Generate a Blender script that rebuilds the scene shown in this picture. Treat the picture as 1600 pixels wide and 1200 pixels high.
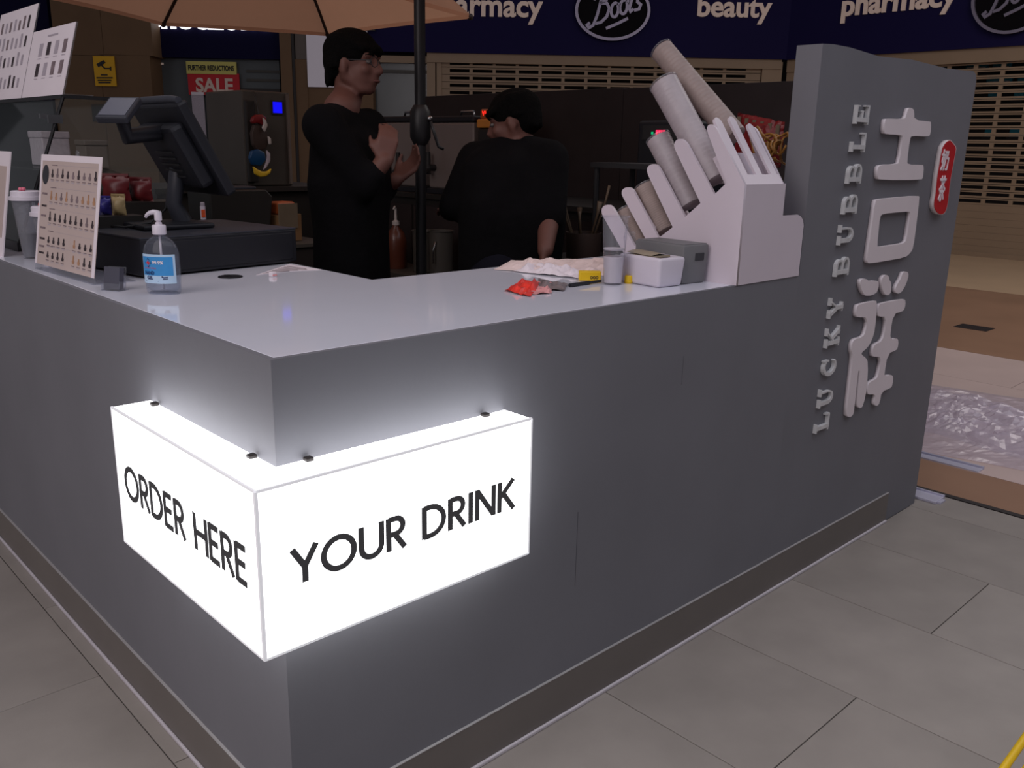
import bpy, bmesh, math, random
from mathutils import Vector, Matrix, noise

# ------------------------------------------------------------------ clear
for o in list(bpy.data.objects):
    bpy.data.objects.remove(o)
scene = bpy.context.scene
COL = scene.collection
random.seed(7)
PI = math.pi

# ------------------------------------------------------------------ camera
FPX = 1379.289                       # focal length in pixels of the 1600 px frame
YAW, PITCH, ROLL = .808439634, -.260844395, .0201942697
CAM = Vector((-.737253562, -1.39026830, 1.46892106))
fwd = Vector((math.cos(PITCH)*math.cos(YAW), math.cos(PITCH)*math.sin(YAW), math.sin(PITCH)))
_r = fwd.cross(Vector((0, 0, 1))).normalized()
_u = _r.cross(fwd)
RGT = math.cos(ROLL)*_r + math.sin(ROLL)*_u
UPV = -math.sin(ROLL)*_r + math.cos(ROLL)*_u
cd = bpy.data.cameras.new('camera')
cam = bpy.data.objects.new('camera', cd)
COL.objects.link(cam)
M = Matrix((RGT, UPV, -fwd)).transposed().to_4x4()
M.translation = CAM
cam.matrix_world = M
cd.sensor_fit = 'HORIZONTAL'
cd.sensor_width = 36.0
cd.lens = FPX*36.0/1600.0
cd.clip_start = .02
cd.clip_end = 200
scene.camera = cam

# ------------------------------------------------------------------ world, lights, exposure
w = bpy.data.worlds.new('mall_ambient')
scene.world = w
w.use_nodes = True
w.node_tree.nodes['Background'].inputs['Color'].default_value = (.93, .90, 1.0, 1)
w.node_tree.nodes['Background'].inputs['Strength'].default_value = .13


def area(name, loc, target, sx, sy, power, color):
    l = bpy.data.lights.new(name, 'AREA')
    l.shape = 'RECTANGLE'
    l.size, l.size_y, l.energy, l.color = sx, sy, power, color
    o = bpy.data.objects.new(name, l)
    COL.objects.link(o)
    o.location = loc
    d = Vector(target) - Vector(loc)
    o.rotation_euler = d.to_track_quat('-Z', 'Y').to_euler()
    return o


area('skylight_over_walkway', (.6, -2.6, 5.6), (.8, -1.4, 0), 7, 4, 122, (.90, .90, 1.0))
area('left_fill_light', (-3.9, -.3, 3.6), (-.2, .5, .2), 3, 5, 118, (1.0, .90, .91))  # low tilted lamp added to brighten the counter's left face and the floor
area('canopy_fill_light', (2.6, 5.6, 7.0), (2.2, 4.2, 0), 5, 3, 34, (1.0, .93, .90))  # extra lamp added so the beige canopy glows from above
area('skylight_far_hall', (8.5, -.5, 5.8), (8.5, 0.6, 0), 5, 4, 150, (1.0, .93, .90))

vs = scene.view_settings
vs.view_transform = 'Standard'
vs.look = 'None'
vs.exposure = 0.0
vs.gamma = 1.0
vs.use_curve_mapping = False


# ------------------------------------------------------------------ survey helpers: photo pixel -> point on a real plane
def ray(px, py):
    return fwd + RGT*((px-800)/FPX) - UPV*((py-600)/FPX)


def U(px, py, ax, v):
    d = ray(px, py)
    return CAM + d*((v-CAM[ax])/d[ax])


def T(px, py, z=1.1):
    return U(px, py, 2, z)


def DEP(px, py, d):
    return CAM + ray(px, py)*d


NRM = Vector((fwd.x, fwd.y, 0)).normalized()
RH = Vector((NRM.y, -NRM.x, 0))
DF = 16.25                            # distance to the row of shop fronts
RX, RY = 13.85, 7.147                 # the second shop front turns here


def FL(px, py, off=0.0):
    d = ray(px, py)
    P = CAM + d*((DF-off)/d.dot(NRM))
    return (P-CAM).dot(RH), P.z


def FR(px, py, off=0.0):
    P = U(px, py, 0, RX-off)
    return RY-P.y, P.z


# ------------------------------------------------------------------ materials
def lin(c):
    def f(v):
        v = v/255.0
        return v/12.92 if v <= .04045 else ((v+.055)/1.055)**2.4
    return (f(c[0]), f(c[1]), f(c[2]), 1)


MATS = {}


def mat(name, c, rough=.6, spec=.4, metal=0, var=.06, scale=6, bump=0, bscale=60, emit=0, ecol=None, trans=0,
        transl=0, alpha=1, coat=0, island=0):
    m = bpy.data.materials.new(name)
    m.use_nodes = True
    nt = m.node_tree
    N, L = nt.nodes, nt.links
    b = N['Principled BSDF']
    tc = N.new('ShaderNodeTexCoord')
    col = lin(c)
    if var > 0:
        nz = N.new('ShaderNodeTexNoise')
        nz.inputs['Scale'].default_value = scale
        nz.inputs['Detail'].default_value = 4
        L.new(tc.outputs['Object'], nz.inputs['Vector'])
        rp = N.new('ShaderNodeValToRGB')
        rp.color_ramp.elements[0].position = .3
        rp.color_ramp.elements[1].position = .7
        rp.color_ramp.elements[0].color = tuple(max(0, x*(1-var)) for x in col[:3])+(1,)
        rp.color_ramp.elements[1].color = tuple(min(1, x*(1+var)) for x in col[:3])+(1,)
        L.new(nz.outputs['Fac'], rp.inputs['Fac'])
        out = rp.outputs['Color']
        if island:
            oi = N.new('ShaderNodeObjectInfo')
            mr = N.new('ShaderNodeMapRange')
            mr.inputs['To Min'].default_value = 1-island
            mr.inputs['To Max'].default_value = 1+island
            L.new(oi.outputs['Random'], mr.inputs['Value'])
            mx = N.new('ShaderNodeMixRGB')
            mx.blend_type = 'MULTIPLY'
            mx.inputs['Fac'].default_value = 1
            L.new(out, mx.inputs['Color1'])
            L.new(mr.outputs['Result'], mx.inputs['Color2'])
            out = mx.outputs['Color']
        L.new(out, b.inputs['Base Color'])
    else:
        b.inputs['Base Color'].default_value = col
    b.inputs['Roughness'].default_value = rough
    b.inputs['Specular IOR Level'].default_value = spec
    b.inputs['Metallic'].default_value = metal
    b.inputs['Transmission Weight'].default_value = trans
    b.inputs['Alpha'].default_value = alpha
    b.inputs['Coat Weight'].default_value = coat
    if emit:
        b.inputs['Emission Color'].default_value = lin(ecol or c)
        b.inputs['Emission Strength'].default_value = emit
    if bump:
        n2 = N.new('ShaderNodeTexNoise')
        n2.inputs['Scale'].default_value = bscale
        n2.inputs['Detail'].default_value = 5
        L.new(tc.outputs['Object'], n2.inputs['Vector'])
        bp = N.new('ShaderNodeBump')
        bp.inputs['Strength'].default_value = bump
        bp.inputs['Distance'].default_value = .01
        L.new(n2.outputs['Fac'], bp.inputs['Height'])
        L.new(bp.outputs['Normal'], b.inputs['Normal'])
    if transl:
        tr = N.new('ShaderNodeBsdfTranslucent')
        tr.inputs['Color'].default_value = col
        ms = N.new('ShaderNodeMixShader')
        ms.inputs['Fac'].default_value = transl
        L.new(b.outputs['BSDF'], ms.inputs[1])
        L.new(tr.outputs['BSDF'], ms.inputs[2])
        L.new(ms.outputs['Shader'], N['Material Output'].inputs['Surface'])
    MATS[name] = m
    return m


def clear(name, tint=(235, 240, 245), gloss=.08, rough=.03, body=0.0, bodyc=(230, 230, 235), sheen=.5):
    """thin clear plastic or glass: mostly see-through, with a fresnel sheen and a little body colour"""
    m = bpy.data.materials.new(name)
    m.use_nodes = True
    N, L = m.node_tree.nodes, m.node_tree.links
    N.remove(N['Principled BSDF'])
    tr = N.new('ShaderNodeBsdfTransparent')
    tr.inputs['Color'].default_value = lin(tint)
    gl = N.new('ShaderNodeBsdfGlossy')
    gl.inputs['Roughness'].default_value = rough
    lw = N.new('ShaderNodeLayerWeight')       # sheen towards grazing angles, the same from both sides
    pw_ = N.new('ShaderNodeMath')
    pw_.operation = 'POWER'
    pw_.inputs[1].default_value = 4
    L.new(lw.outputs['Facing'], pw_.inputs[0])
    fr = N.new('ShaderNodeMath')
    fr.operation = 'MULTIPLY'
    fr.inputs[1].default_value = sheen
    L.new(pw_.outputs[0], fr.inputs[0])
    ad = N.new('ShaderNodeMath')
    ad.operation = 'ADD'
    ad.inputs[1].default_value = gloss
    ad.use_clamp = True
    L.new(fr.outputs[0], ad.inputs[0])
    mx = N.new('ShaderNodeMixShader')
    L.new(ad.outputs[0], mx.inputs['Fac'])
    base = tr.outputs[0]
    if body:
        df = N.new('ShaderNodeBsdfDiffuse')
        df.inputs['Color'].default_value = lin(bodyc)
        tc = N.new('ShaderNodeTexCoord')
        nz = N.new('ShaderNodeTexNoise')
        nz.inputs['Scale'].default_value = 25
        L.new(tc.outputs['Object'], nz.inputs['Vector'])
        mr = N.new('ShaderNodeMapRange')
        mr.inputs['To Min'].default_value = body*.7
        mr.inputs['To Max'].default_value = min(1, body*1.3)
        L.new(nz.outputs['Fac'], mr.inputs['Value'])
        m2 = N.new('ShaderNodeMixShader')
        L.new(mr.outputs['Result'], m2.inputs['Fac'])
        L.new(tr.outputs[0], m2.inputs[1])
        L.new(df.outputs[0], m2.inputs[2])
        base = m2.outputs[0]
    L.new(base, mx.inputs[1])
    L.new(gl.outputs[0], mx.inputs[2])
    L.new(mx.outputs[0], N['Material Output'].inputs['Surface'])
    MATS[name] = m
    return m


mat('grey_paint', (117, 117, 123), rough=.62, spec=.25, var=.05, scale=2.5, bump=.08, bscale=18)
mat('white_top', (222, 223, 234), rough=.07, spec=.5, var=.01)
mat('skirting', (112, 106, 102), rough=.45, spec=.3, var=.06, scale=3)
mat('seam_grey', (84, 84, 90), rough=.7, var=.02)
mat('bead', (196, 190, 196), rough=.4, var=.05)
mat('caulk', (160, 157, 157), rough=.6, var=.05)
mat('lightbox', (250, 250, 250), rough=.3, var=0, emit=3.6, ecol=(252, 253, 255))
mat('seam', (225, 225, 228), rough=.3, var=0, emit=.42, ecol=(235, 235, 240))
mat('vinyl', (58, 58, 60), rough=.6, var=.02, emit=.03, ecol=(190, 190, 195))
mat('ink', (38, 38, 40), rough=.6, var=.02)
mat('steel', (150, 150, 152), rough=.3, metal=1, var=.05)
mat('letter_white', (226, 216, 220), rough=.5, var=.03)
mat('letter_silver', (205, 205, 206), rough=.4, spec=.6, var=.08, scale=40)
mat('seal_red', (190, 22, 34), rough=.45, var=.08, scale=30)
mat('seal_edge', (225, 215, 215), rough=.5, var=.04)
mat('black_wall', (47, 40, 40), rough=.7, spec=.2, var=.1)
mat('black_plastic', (27, 28, 34), rough=.5, spec=.35, var=.06)
mat('dark_grey_plastic', (52, 54, 62), rough=.45, spec=.4, var=.06)
mat('screen_grey', (98, 100, 112), rough=.25, spec=.5, var=.04)
mat('white_plastic', (214, 207, 217), rough=.35, spec=.45, var=.02)
mat('white_acrylic', (214, 203, 212), rough=.4, spec=.4, var=.03, scale=3)
mat('cup_milky', (204, 194, 198), rough=.35, spec=.5, var=.05, scale=25, transl=.35)
mat('cup_dim', (176, 159, 154), rough=.4, spec=.4, var=.08, scale=25, transl=.3)
mat('sleeve', (176, 160, 154), rough=.8, var=.1, scale=20)
mat('grey_box', (118, 118, 120), rough=.55, var=.03)
mat('napkin', (150, 138, 118), rough=.9, var=.12, scale=20)
mat('slot_dark', (60, 60, 64), rough=.8, var=.03)
mat('paper', (232, 222, 228), rough=.7, var=.02)
mat('paper_cream', (228, 208, 204), rough=.75, var=.06, scale=10)
mat('photo_pale', (196, 178, 172), rough=.5, var=.04)
mat('print_dark', (62, 52, 56), rough=.6, var=.2, scale=60)
mat('print_mid', (128, 112, 116), rough=.6, var=.2, scale=60)
mat('print_tan', (176, 134, 104), rough=.6, var=.2, scale=60)
mat('print_light', (178, 168, 178), rough=.6, var=.1, scale=60)
mat('logo_dark', (52, 52, 58), rough=.5, var=.15, scale=50)
mat('gel_blue', (66, 150, 214), rough=.4, var=.1, scale=14)
mat('gel_pale', (186, 214, 238), rough=.4, var=.05)
mat('gel_navy', (26, 38, 92), rough=.5, var=.02)
mat('gel_red', (214, 52, 62), rough=.5, var=.02)
mat('gel_pink', (206, 110, 140), rough=.5, var=.02)
mat('card_dark', (72, 72, 84), rough=.4, var=.05)
mat('skin', (98, 63, 54), rough=.6, var=.05, scale=15)
mat('hair', (11, 10, 10), rough=.95, spec=.08, var=.2, scale=80, bump=.5, bscale=140)
mat('eye_white', (112, 104, 100), rough=.3, var=.01)
mat('lips', (92, 50, 46), rough=.5, var=.03)
mat('black_cloth', (13, 12, 14), rough=.95, spec=.1, var=.15, scale=12, bump=.4, bscale=25)
mat('navy_cloth', (18, 18, 26), rough=.95, spec=.1, var=.15, scale=12)
mat('canopy', (226, 172, 140), rough=.85, spec=.1, var=.05, scale=9, transl=.62)
mat('rib', (46, 32, 30), rough=.6, var=.06)
mat('mast', (26, 25, 27), rough=.45, spec=.4, var=.06)
mat('fascia_blue', (27, 22, 66), rough=.7, spec=.12, var=.05, scale=.8)
mat('fascia_navy', (17, 14, 50), rough=.7, spec=.12, var=.05, scale=.8)
mat('oval_dark', (15, 12, 16), rough=.7, spec=.1, var=.05)
mat('oval_rim', (150, 142, 160), rough=.35, metal=.6, var=.05)
mat('sign_letter', (214, 190, 178), rough=.5, var=.04, emit=.10, ecol=(220, 196, 182))
mat('sign_lit', (250, 250, 255), rough=.4, var=0, emit=1.4)
mat('poster_lit', (190, 182, 192), rough=.4, var=.02, emit=.16)
mat('shutter', (150, 128, 106), rough=.5, spec=.3, var=.05, scale=2)
mat('shop_dark', (38, 32, 30), rough=.8, var=.15, scale=1.2)
mat('shop_floor_wall', (120, 104, 92), rough=.8, var=.1, scale=1.5)
mat('teal', (20, 120, 140), rough=.5, var=.3, scale=6)
mat('column', (112, 86, 62), rough=.6, spec=.3, var=.08, scale=1.5)
mat('column_grey', (104, 94, 88), rough=.6, var=.08, scale=1.5)
mat('frame_dark', (42, 36, 34), rough=.5, var=.05)
mat('window_grey', (78, 82, 84), rough=.25, spec=.5, var=.2, scale=.7)
mat('cctv_yellow', (222, 168, 30), rough=.5, var=.03)
mat('sale_red', (196, 34, 44), rough=.5, var=.05)
mat('sale_yellow', (206, 196, 108), rough=.5, var=.05)
mat('sale_text', (222, 200, 186), rough=.5, var=.03)
mat('joint', (74, 68, 64), rough=.9, var=.1)
mat('tile', (146, 139, 133), rough=.38, spec=.4, var=.09, scale=5, bump=.05, bscale=40, island=.05)
mat('tile_pink', (206, 184, 178), rough=.3, spec=.45, var=.05, scale=2.5, island=.04)
mat('floor_tan', (150, 116, 94), rough=.33, spec=.4, var=.10, scale=1.6)
mat('floor_beige', (196, 168, 138), rough=.33, spec=.4, var=.06, scale=1.2)
mat('floor_black', (30, 22, 24), rough=.6, var=.05)
mat('alu', (196, 194, 212), rough=.35, metal=.35, var=.03)
mat('platform', (48, 44, 42), rough=.8, var=.1)
mat('dispenser_steel', (132, 122, 118), rough=.4, metal=.3, var=.05)
mat('machine_grey', (70, 66, 61), rough=.5, var=.06)
mat('machine_dark', (36, 33, 31), rough=.5, var=.06)
mat('led_blue', (20, 20, 255), var=0, emit=1.0, ecol=(8, 8, 235))
mat('led_red', (255, 40, 30), var=0, emit=1.6)
mat('led_pink', (255, 40, 90), var=0, emit=1.3)
mat('led_green', (20, 200, 130), var=0, emit=.6)
mat('trinket_red', (116, 24, 28), rough=.4, var=.1)
mat('trinket_blue', (14, 62, 104), rough=.4, var=.1)
mat('trinket_yellow', (212, 176, 44), rough=.5, var=.05)
mat('trinket_white', (190, 182, 178), rough=.3, var=.05)
mat('carton', (120, 88, 56), rough=.8, var=.1, scale=10)
mat('carton_pale', (110, 96, 78), rough=.8, var=.1, scale=10)
mat('orange_pack', (168, 84, 40), rough=.5, var=.2, scale=14)
mat('syrup', (92, 50, 36), rough=.3, var=.1)
mat('box_amber', (196, 128, 52), rough=.5, var=.1)
mat('gold_pack', (178, 156, 112), rough=.35, var=.12, scale=40)
mat('blue_pack', (52, 48, 128), rough=.35, var=.3, scale=60)
mat('red_pack', (86, 20, 24), rough=.4, var=.2, scale=25)
mat('pink', (226, 120, 140), rough=.4, var=.05)
mat('candy_red', (236, 62, 52), rough=.3, spec=.6, var=.2, scale=50)
mat('candy_grey', (120, 110, 112), rough=.3, spec=.6, var=.15, scale=30)
mat('candy_pale', (226, 160, 160), rough=.35, var=.15, scale=30)
mat('yellow', (238, 196, 32), rough=.45, var=.05)
mat('straw_yellow', (150, 104, 44), rough=.4, var=.12, scale=20)
mat('milk', (200, 192, 196), rough=.4, var=.03)
mat('utensil', (92, 76, 60), rough=.6, var=.1)
mat('pot', (58, 44, 38), rough=.6, var=.1)
mat('orange_bright', (236, 96, 48), rough=.4, var=.15, scale=60)
mat('case_frame', (30, 30, 32), rough=.4, var=.05)
mat('case_back', (80, 84, 80), rough=.5, var=.15, scale=4)
clear('glass', (252, 254, 253), gloss=.015, sheen=.25)
clear('clear_plastic', (248, 249, 253), gloss=.03, rough=.08, body=.10)
clear('gel_clear', (240, 243, 248), gloss=.02, rough=.04, body=.07, bodyc=(200, 205, 220))
clear('acrylic', (246, 247, 250), gloss=.04, rough=.04, body=.05)
clear('film', (248, 244, 248), gloss=.10, rough=.28, body=.30, bodyc=(236, 226, 240), sheen=.5)


# ------------------------------------------------------------------ object helpers
def wmat(o):
    m = o.matrix_basis.copy()
    while o.parent:
        o = o.parent
        m = o.matrix_basis @ m
    return m


def tag(o, label=None, cat=None, group=None, kind=None):
    if label:
        o['label'] = label
    if cat:
        o['category'] = cat
    if group:
        o['group'] = group
    if kind:
        o['kind'] = kind
    return o


def thing(name, label, cat, loc=(0, 0, 0), rz=0, group=None):
    o = bpy.data.objects.new(name, None)
    o.empty_display_size = .05
    COL.objects.link(o)
    o.location = loc
    o.rotation_euler = (0, 0, rz)
    return tag(o, label, cat, group)


def link(name, me, m, parent=None, label=None):
    me.materials.clear()
    me.materials.append(MATS[m])
    o = bpy.data.objects.new(name, me)
    COL.objects.link(o)
    if parent:
        o.parent = parent
    if label:
        o['label'] = label
    return o


class MB:
    def __init__(s):
        s.v, s.f = [], []

    def add(s, vs, fs):
        n = len(s.v)
        s.v += [Vector(p) for p in vs]
        s.f += [tuple(i+n for i in q) for q in fs]
        return s

    def box(s, x0, x1, y0, y1, z0, z1, X=None):
        p = [Vector((x, y, z)) for z in (z0, z1) for y in (y0, y1) for x in (x0, x1)]
        if X:
            p = [X @ q for q in p]
        return s.add(p, [(0, 2, 3, 1), (4, 5, 7, 6), (0, 1, 5, 4), (2, 6, 7, 3), (0, 4, 6, 2), (1, 3, 7, 5)])

    def hexa(s, b, t):
        """b, t: four bottom and four top points, same winding"""
        return s.add(list(b)+list(t), [(3, 2, 1, 0), (4, 5, 6, 7), (0, 1, 5, 4), (1, 2, 6, 5), (2, 3, 7, 6), (3, 0, 4, 7)])

    def prism(s, pts, vec):
        pts = [Vector(p) for p in pts]
        vec = Vector(vec)
        n = len(pts)
        fs = [tuple(range(n))[::-1], tuple(range(n, 2*n))]
        fs += [(i, (i+1) % n, (i+1) % n+n, i+n) for i in range(n)]
        return s.add(pts+[p+vec for p in pts], fs)

    def tube(s, pts, r, seg=10, caps=True, flat=1.0, up=(0, 0, 1)):
        pts = [Vector(p) for p in pts]
        n = len(pts)
        rs = r if isinstance(r, (list, tuple)) else [r]*n
        vs = []
        prev = None
        for i, p in enumerate(pts):
            d = (pts[min(i+1, n-1)]-pts[max(i-1, 0)]).normalized()
            a = prev if prev is not None else Vector(up)
            a = a - d*a.dot(d)
            if a.length < 1e-4:
                a = Vector((1, 0, 0)) - d*d.x
                if a.length < 1e-4:
                    a = Vector((0, 1, 0))
            a.normalize()
            prev = a
            b = d.cross(a)
            for k in range(seg):
                t = 2*PI*k/seg
                vs.append(p+(a*math.cos(t)*flat+b*math.sin(t))*rs[i])
        fs = [(i*seg+k, i*seg+(k+1) % seg, (i+1)*seg+(k+1) % seg, (i+1)*seg+k) for i in range(n-1) for k in range(seg)]
        if caps:
            fs += [tuple(range(seg))[::-1], tuple((n-1)*seg+k for k in range(seg))]
        return s.add(vs, fs)

    def lathe(s, prof, seg=24, X=None, sx=1.0, sy=1.0, open_=False):
        vs = []
        for r, z in prof:
            for k in range(seg):
                t = 2*PI*k/seg
                q = Vector((r*sx*math.cos(t), r*sy*math.sin(t), z))
                vs.append(X @ q if X else q)
        n = len(prof)
        fs = [(i*seg+k, i*seg+(k+1) % seg, (i+1)*seg+(k+1) % seg, (i+1)*seg+k) for i in range(n-1) for k in range(seg)]
        if prof[0][0] > 1e-6:
            fs.append(tuple(range(seg))[::-1])
        if prof[-1][0] > 1e-6 and not open_:
            fs.append(tuple((n-1)*seg+k for k in range(seg)))
        return s.add(vs, fs)

    def ball(s, c, rx, ry=None, rz=None, seg=14, rings=9, X=None):
        ry = ry or rx
        rz = rz or rx
        vs, fs = [], []
        for i in range(rings+1):
            a = PI*i/rings
            for k in range(seg):
                t = 2*PI*k/seg
                q = Vector((rx*math.sin(a)*math.cos(t), ry*math.sin(a)*math.sin(t), rz*math.cos(a)))
                vs.append(Vector(c)+(X @ q if X else q))
        fs = [(i*seg+k, (i+1)*seg+k, (i+1)*seg+(k+1) % seg, i*seg+(k+1) % seg) for i in range(rings) for k in range(seg)]
        return s.add(vs, fs)

    def grid(s, fn, nu, nv):
        vs = [fn(i/nu, j/nv) for j in range(nv+1) for i in range(nu+1)]
        fs = [(j*(nu+1)+i, j*(nu+1)+i+1, (j+1)*(nu+1)+i+1, (j+1)*(nu+1)+i) for j in range(nv) for i in range(nu)]
        return s.add(vs, fs)

    def mesh(s, name, parent=None, world=False):
        vs = s.v
        if world and parent:
            inv = wmat(parent).inverted()
            vs = [inv @ p for p in vs]
        me = bpy.data.meshes.new(name)
        me.from_pydata([tuple(p) for p in vs], [], s.f)
        return me

    def build(s, name, m, parent=None, world=False, smooth=False, bevel=0, segs=2, label=None, weld=True, kind=None):
        me = s.mesh(name, parent, world)
        bm = bmesh.new()
        bm.from_mesh(me)
        if weld:
            bmesh.ops.remove_doubles(bm, verts=bm.verts, dist=1e-6)
        bmesh.ops.recalc_face_normals(bm, faces=bm.faces)
        if bevel:
            ed = [e for e in bm.edges if len(e.link_faces) == 2 and e.calc_face_angle(0) > .5]
            bmesh.ops.bevel(bm, geom=ed, offset=bevel, segments=segs, affect='EDGES', profile=.5, clamp_overlap=True)
        bm.to_mesh(me)
        bm.free()
        if smooth:
            me.polygons.foreach_set('use_smooth', [True]*len(me.polygons))
            if smooth is not True:
                me.set_sharp_from_angle(angle=smooth)
        o = link(name, me, m, parent, label)
        if kind:
            o['kind'] = kind
        return o


def evaluated(o):
    dg = bpy.context.evaluated_depsgraph_get()
    me = bpy.data.meshes.new_from_object(o.evaluated_get(dg))
    return me


def curve_mesh(splines, ext):
    c = bpy.data.curves.new('tmp', 'CURVE')
    c.dimensions = '2D'
    c.fill_mode = 'BOTH'
    c.extrude = ext
    for pts in splines:
        sp = c.splines.new('POLY')
        sp.points.add(len(pts)-1)
        for i, p in enumerate(pts):
            sp.points[i].co = (p[0], p[1], 0, 1)
        sp.use_cyclic_u = True
    o = bpy.data.objects.new('tmp', c)
    COL.objects.link(o)
    me = evaluated(o)
    bpy.data.objects.remove(o)
    bpy.data.curves.remove(c)
    return me


def text_mesh(body, ext=.02, offset=0.0):
    c = bpy.data.curves.new('tmp', 'FONT')
    c.body = body
    c.size = 1
    c.extrude = ext
    c.offset = offset
    c.resolution_u = 4
    o = bpy.data.objects.new('tmp', c)
    COL.objects.link(o)
    me = evaluated(o)
    bpy.data.objects.remove(o)
    bpy.data.curves.remove(c)
    return me


def fit_map(me, fn, w=None, h=None):
    """normalise mesh xy to 0..w, 0..h (keeps ratio if one is None) and z to 0..1, then map every vertex by fn(u,v,d)"""
    xs = [v.co.x for v in me.vertices]
    ys = [v.co.y for v in me.vertices]
    zs = [v.co.z for v in me.vertices]
    x0, x1, y0, y1, z0, z1 = min(xs), max(xs), min(ys), max(ys), min(zs), max(zs)
    sx = w/(x1-x0) if w else None
    sy = h/(y1-y0) if h else None
    sx = sx or sy
    sy = sy or sx
    for v in me.vertices:
        v.co = fn((v.co.x-x0)*sx, (v.co.y-y0)*sy, (v.co.z-z0)/(z1-z0) if z1 > z0 else 0)
    return me


def islands(me):
    bm = bmesh.new()
    bm.from_mesh(me)
    bmesh.ops.remove_doubles(bm, verts=bm.verts, dist=1e-5)
    bm.verts.ensure_lookup_table()
    seen, out = set(), []
    for v in bm.verts:
        if v.index in seen:
            continue
        st, comp = [v], []
        seen.add(v.index)
        while st:
            a = st.pop()
            comp.append(a)
            for e in a.link_edges:
                b = e.other_vert(a)
                if b.index not in seen:
                    seen.add(b.index)
                    st.append(b)
        ids = {a.index: i for i, a in enumerate(comp)}
        m2 = bpy.data.meshes.new('letter')
        m2.from_pydata([tuple(a.co) for a in comp], [], [tuple(ids[x.index] for x in f.verts) for f in bm.faces if f.verts[0].index in ids])
        out.append(m2)
    bm.free()
    return out


def word(body, parent, m, fn, w=None, h=None, offset=.02, name='letter', split=True):
    """lettering as flat raised shapes; fn maps (u, v, depth 0..1) to the parent's local space"""
    me = fit_map(text_mesh(body, .02, offset), fn, w, h)
    if split:
        for q in islands(me):
            link(name, q, m, parent)
    else:
        link(name, me, m, parent)['kind'] = 'stuff'


def ribbon(mb, pts, w, fn, closed=False, d=1.0):
    """flat stroke of width w along 2-D pts, mapped by fn(u,v,depth)"""
    P = [Vector((p[0], p[1])) for p in pts]
    n = len(P)
    L, R = [], []
    for i in range(n):
        a = P[(i-1) % n] if (closed or i > 0) else P[i]
        b = P[(i+1) % n] if (closed or i < n-1) else P[i]
        d1 = (P[i]-a)
        d2 = (b-P[i])
        d1 = d1.normalized() if d1.length > 1e-9 else d2.normalized()
        d2 = d2.normalized() if d2.length > 1e-9 else d1
        t = (d1+d2)
        t = t.normalized() if t.length > 1e-6 else d1
        nn = Vector((-t.y, t.x))
        k = max(.35, nn.dot(Vector((-d1.y, d1.x))))
        ww = w[i] if isinstance(w, (list, tuple)) else w
        L.append(P[i]+nn*ww/2/k)
        R.append(P[i]-nn*ww/2/k)
    vs = []
    for i in range(n):
        vs += [fn(L[i].x, L[i].y, 0), fn(R[i].x, R[i].y, 0), fn(R[i].x, R[i].y, d), fn(L[i].x, L[i].y, d)]
    fs = []
    m_ = n if closed else n-1
    for i in range(m_):
        a, b = i*4, ((i+1) % n)*4
        for k in range(4):
            fs.append((a+k, a+(k+1) % 4, b+(k+1) % 4, b+k))
    if not closed:
        fs += [(3, 2, 1, 0), ((n-1)*4, (n-1)*4+1, (n-1)*4+2, (n-1)*4+3)]
    mb.add(vs, fs)


def arc(cx, cy, rx, ry, a0, a1, n=12):
    return [(cx+rx*math.cos(math.radians(a0+(a1-a0)*i/n)), cy+ry*math.sin(math.radians(a0+(a1-a0)*i/n))) for i in range(n+1)]


SANS = {  # advance, open strokes, closed strokes (cap height 1)
    'O': (.98, [], [arc(.49, .5, .43, .445, 0, 345, 23)]),
    'R': (.60, [[(.055, 0), (.055, 1)], [(.055, .945), (.26, .945)]+arc(.28, .715, .22, .23, 90, -90, 10)+[(.055, .485)], [(.24, .49), (.56, 0)]], []),
    'D': (.78, [[(.055, 0), (.055, 1)], [(.055, .945), (.22, .945)]+arc(.25, .5, .46, .445, 90, -90, 14)+[(.055, .055)]], []),
    'E': (.53, [[(.055, 0), (.055, 1)], [(.055, .945), (.5, .945)], [(.055, .52), (.46, .52)], [(.055, .055), (.5, .055)]], []),
    'H': (.72, [[(.055, 0), (.055, 1)], [(.66, 0), (.66, 1)], [(.055, .5), (.66, .5)]], []),
    'Y': (.70, [[(.03, 1), (.35, .44)], [(.67, 1), (.35, .44)], [(.35, .5), (.35, 0)]], []),
    'U': (.72, [[(.055, 1), (.055, .36)]+arc(.355, .36, .30, .305, 180, 360, 14)+[(.655, 1)]], []),
    'I': (.16, [[(.08, 0), (.08, 1)]], []),
    'N': (.74, [[(.055, 0), (.055, 1)], [(.67, 0), (.67, 1)], [(.055, .97), (.67, .03)]], []),
    'K': (.64, [[(.055, 0), (.055, 1)], [(.58, 1), (.09, .5)], [(.2, .6), (.61, 0)]], []),
    ' ': (.34, [], []),
}
T_, t_ = .2, .08
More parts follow.
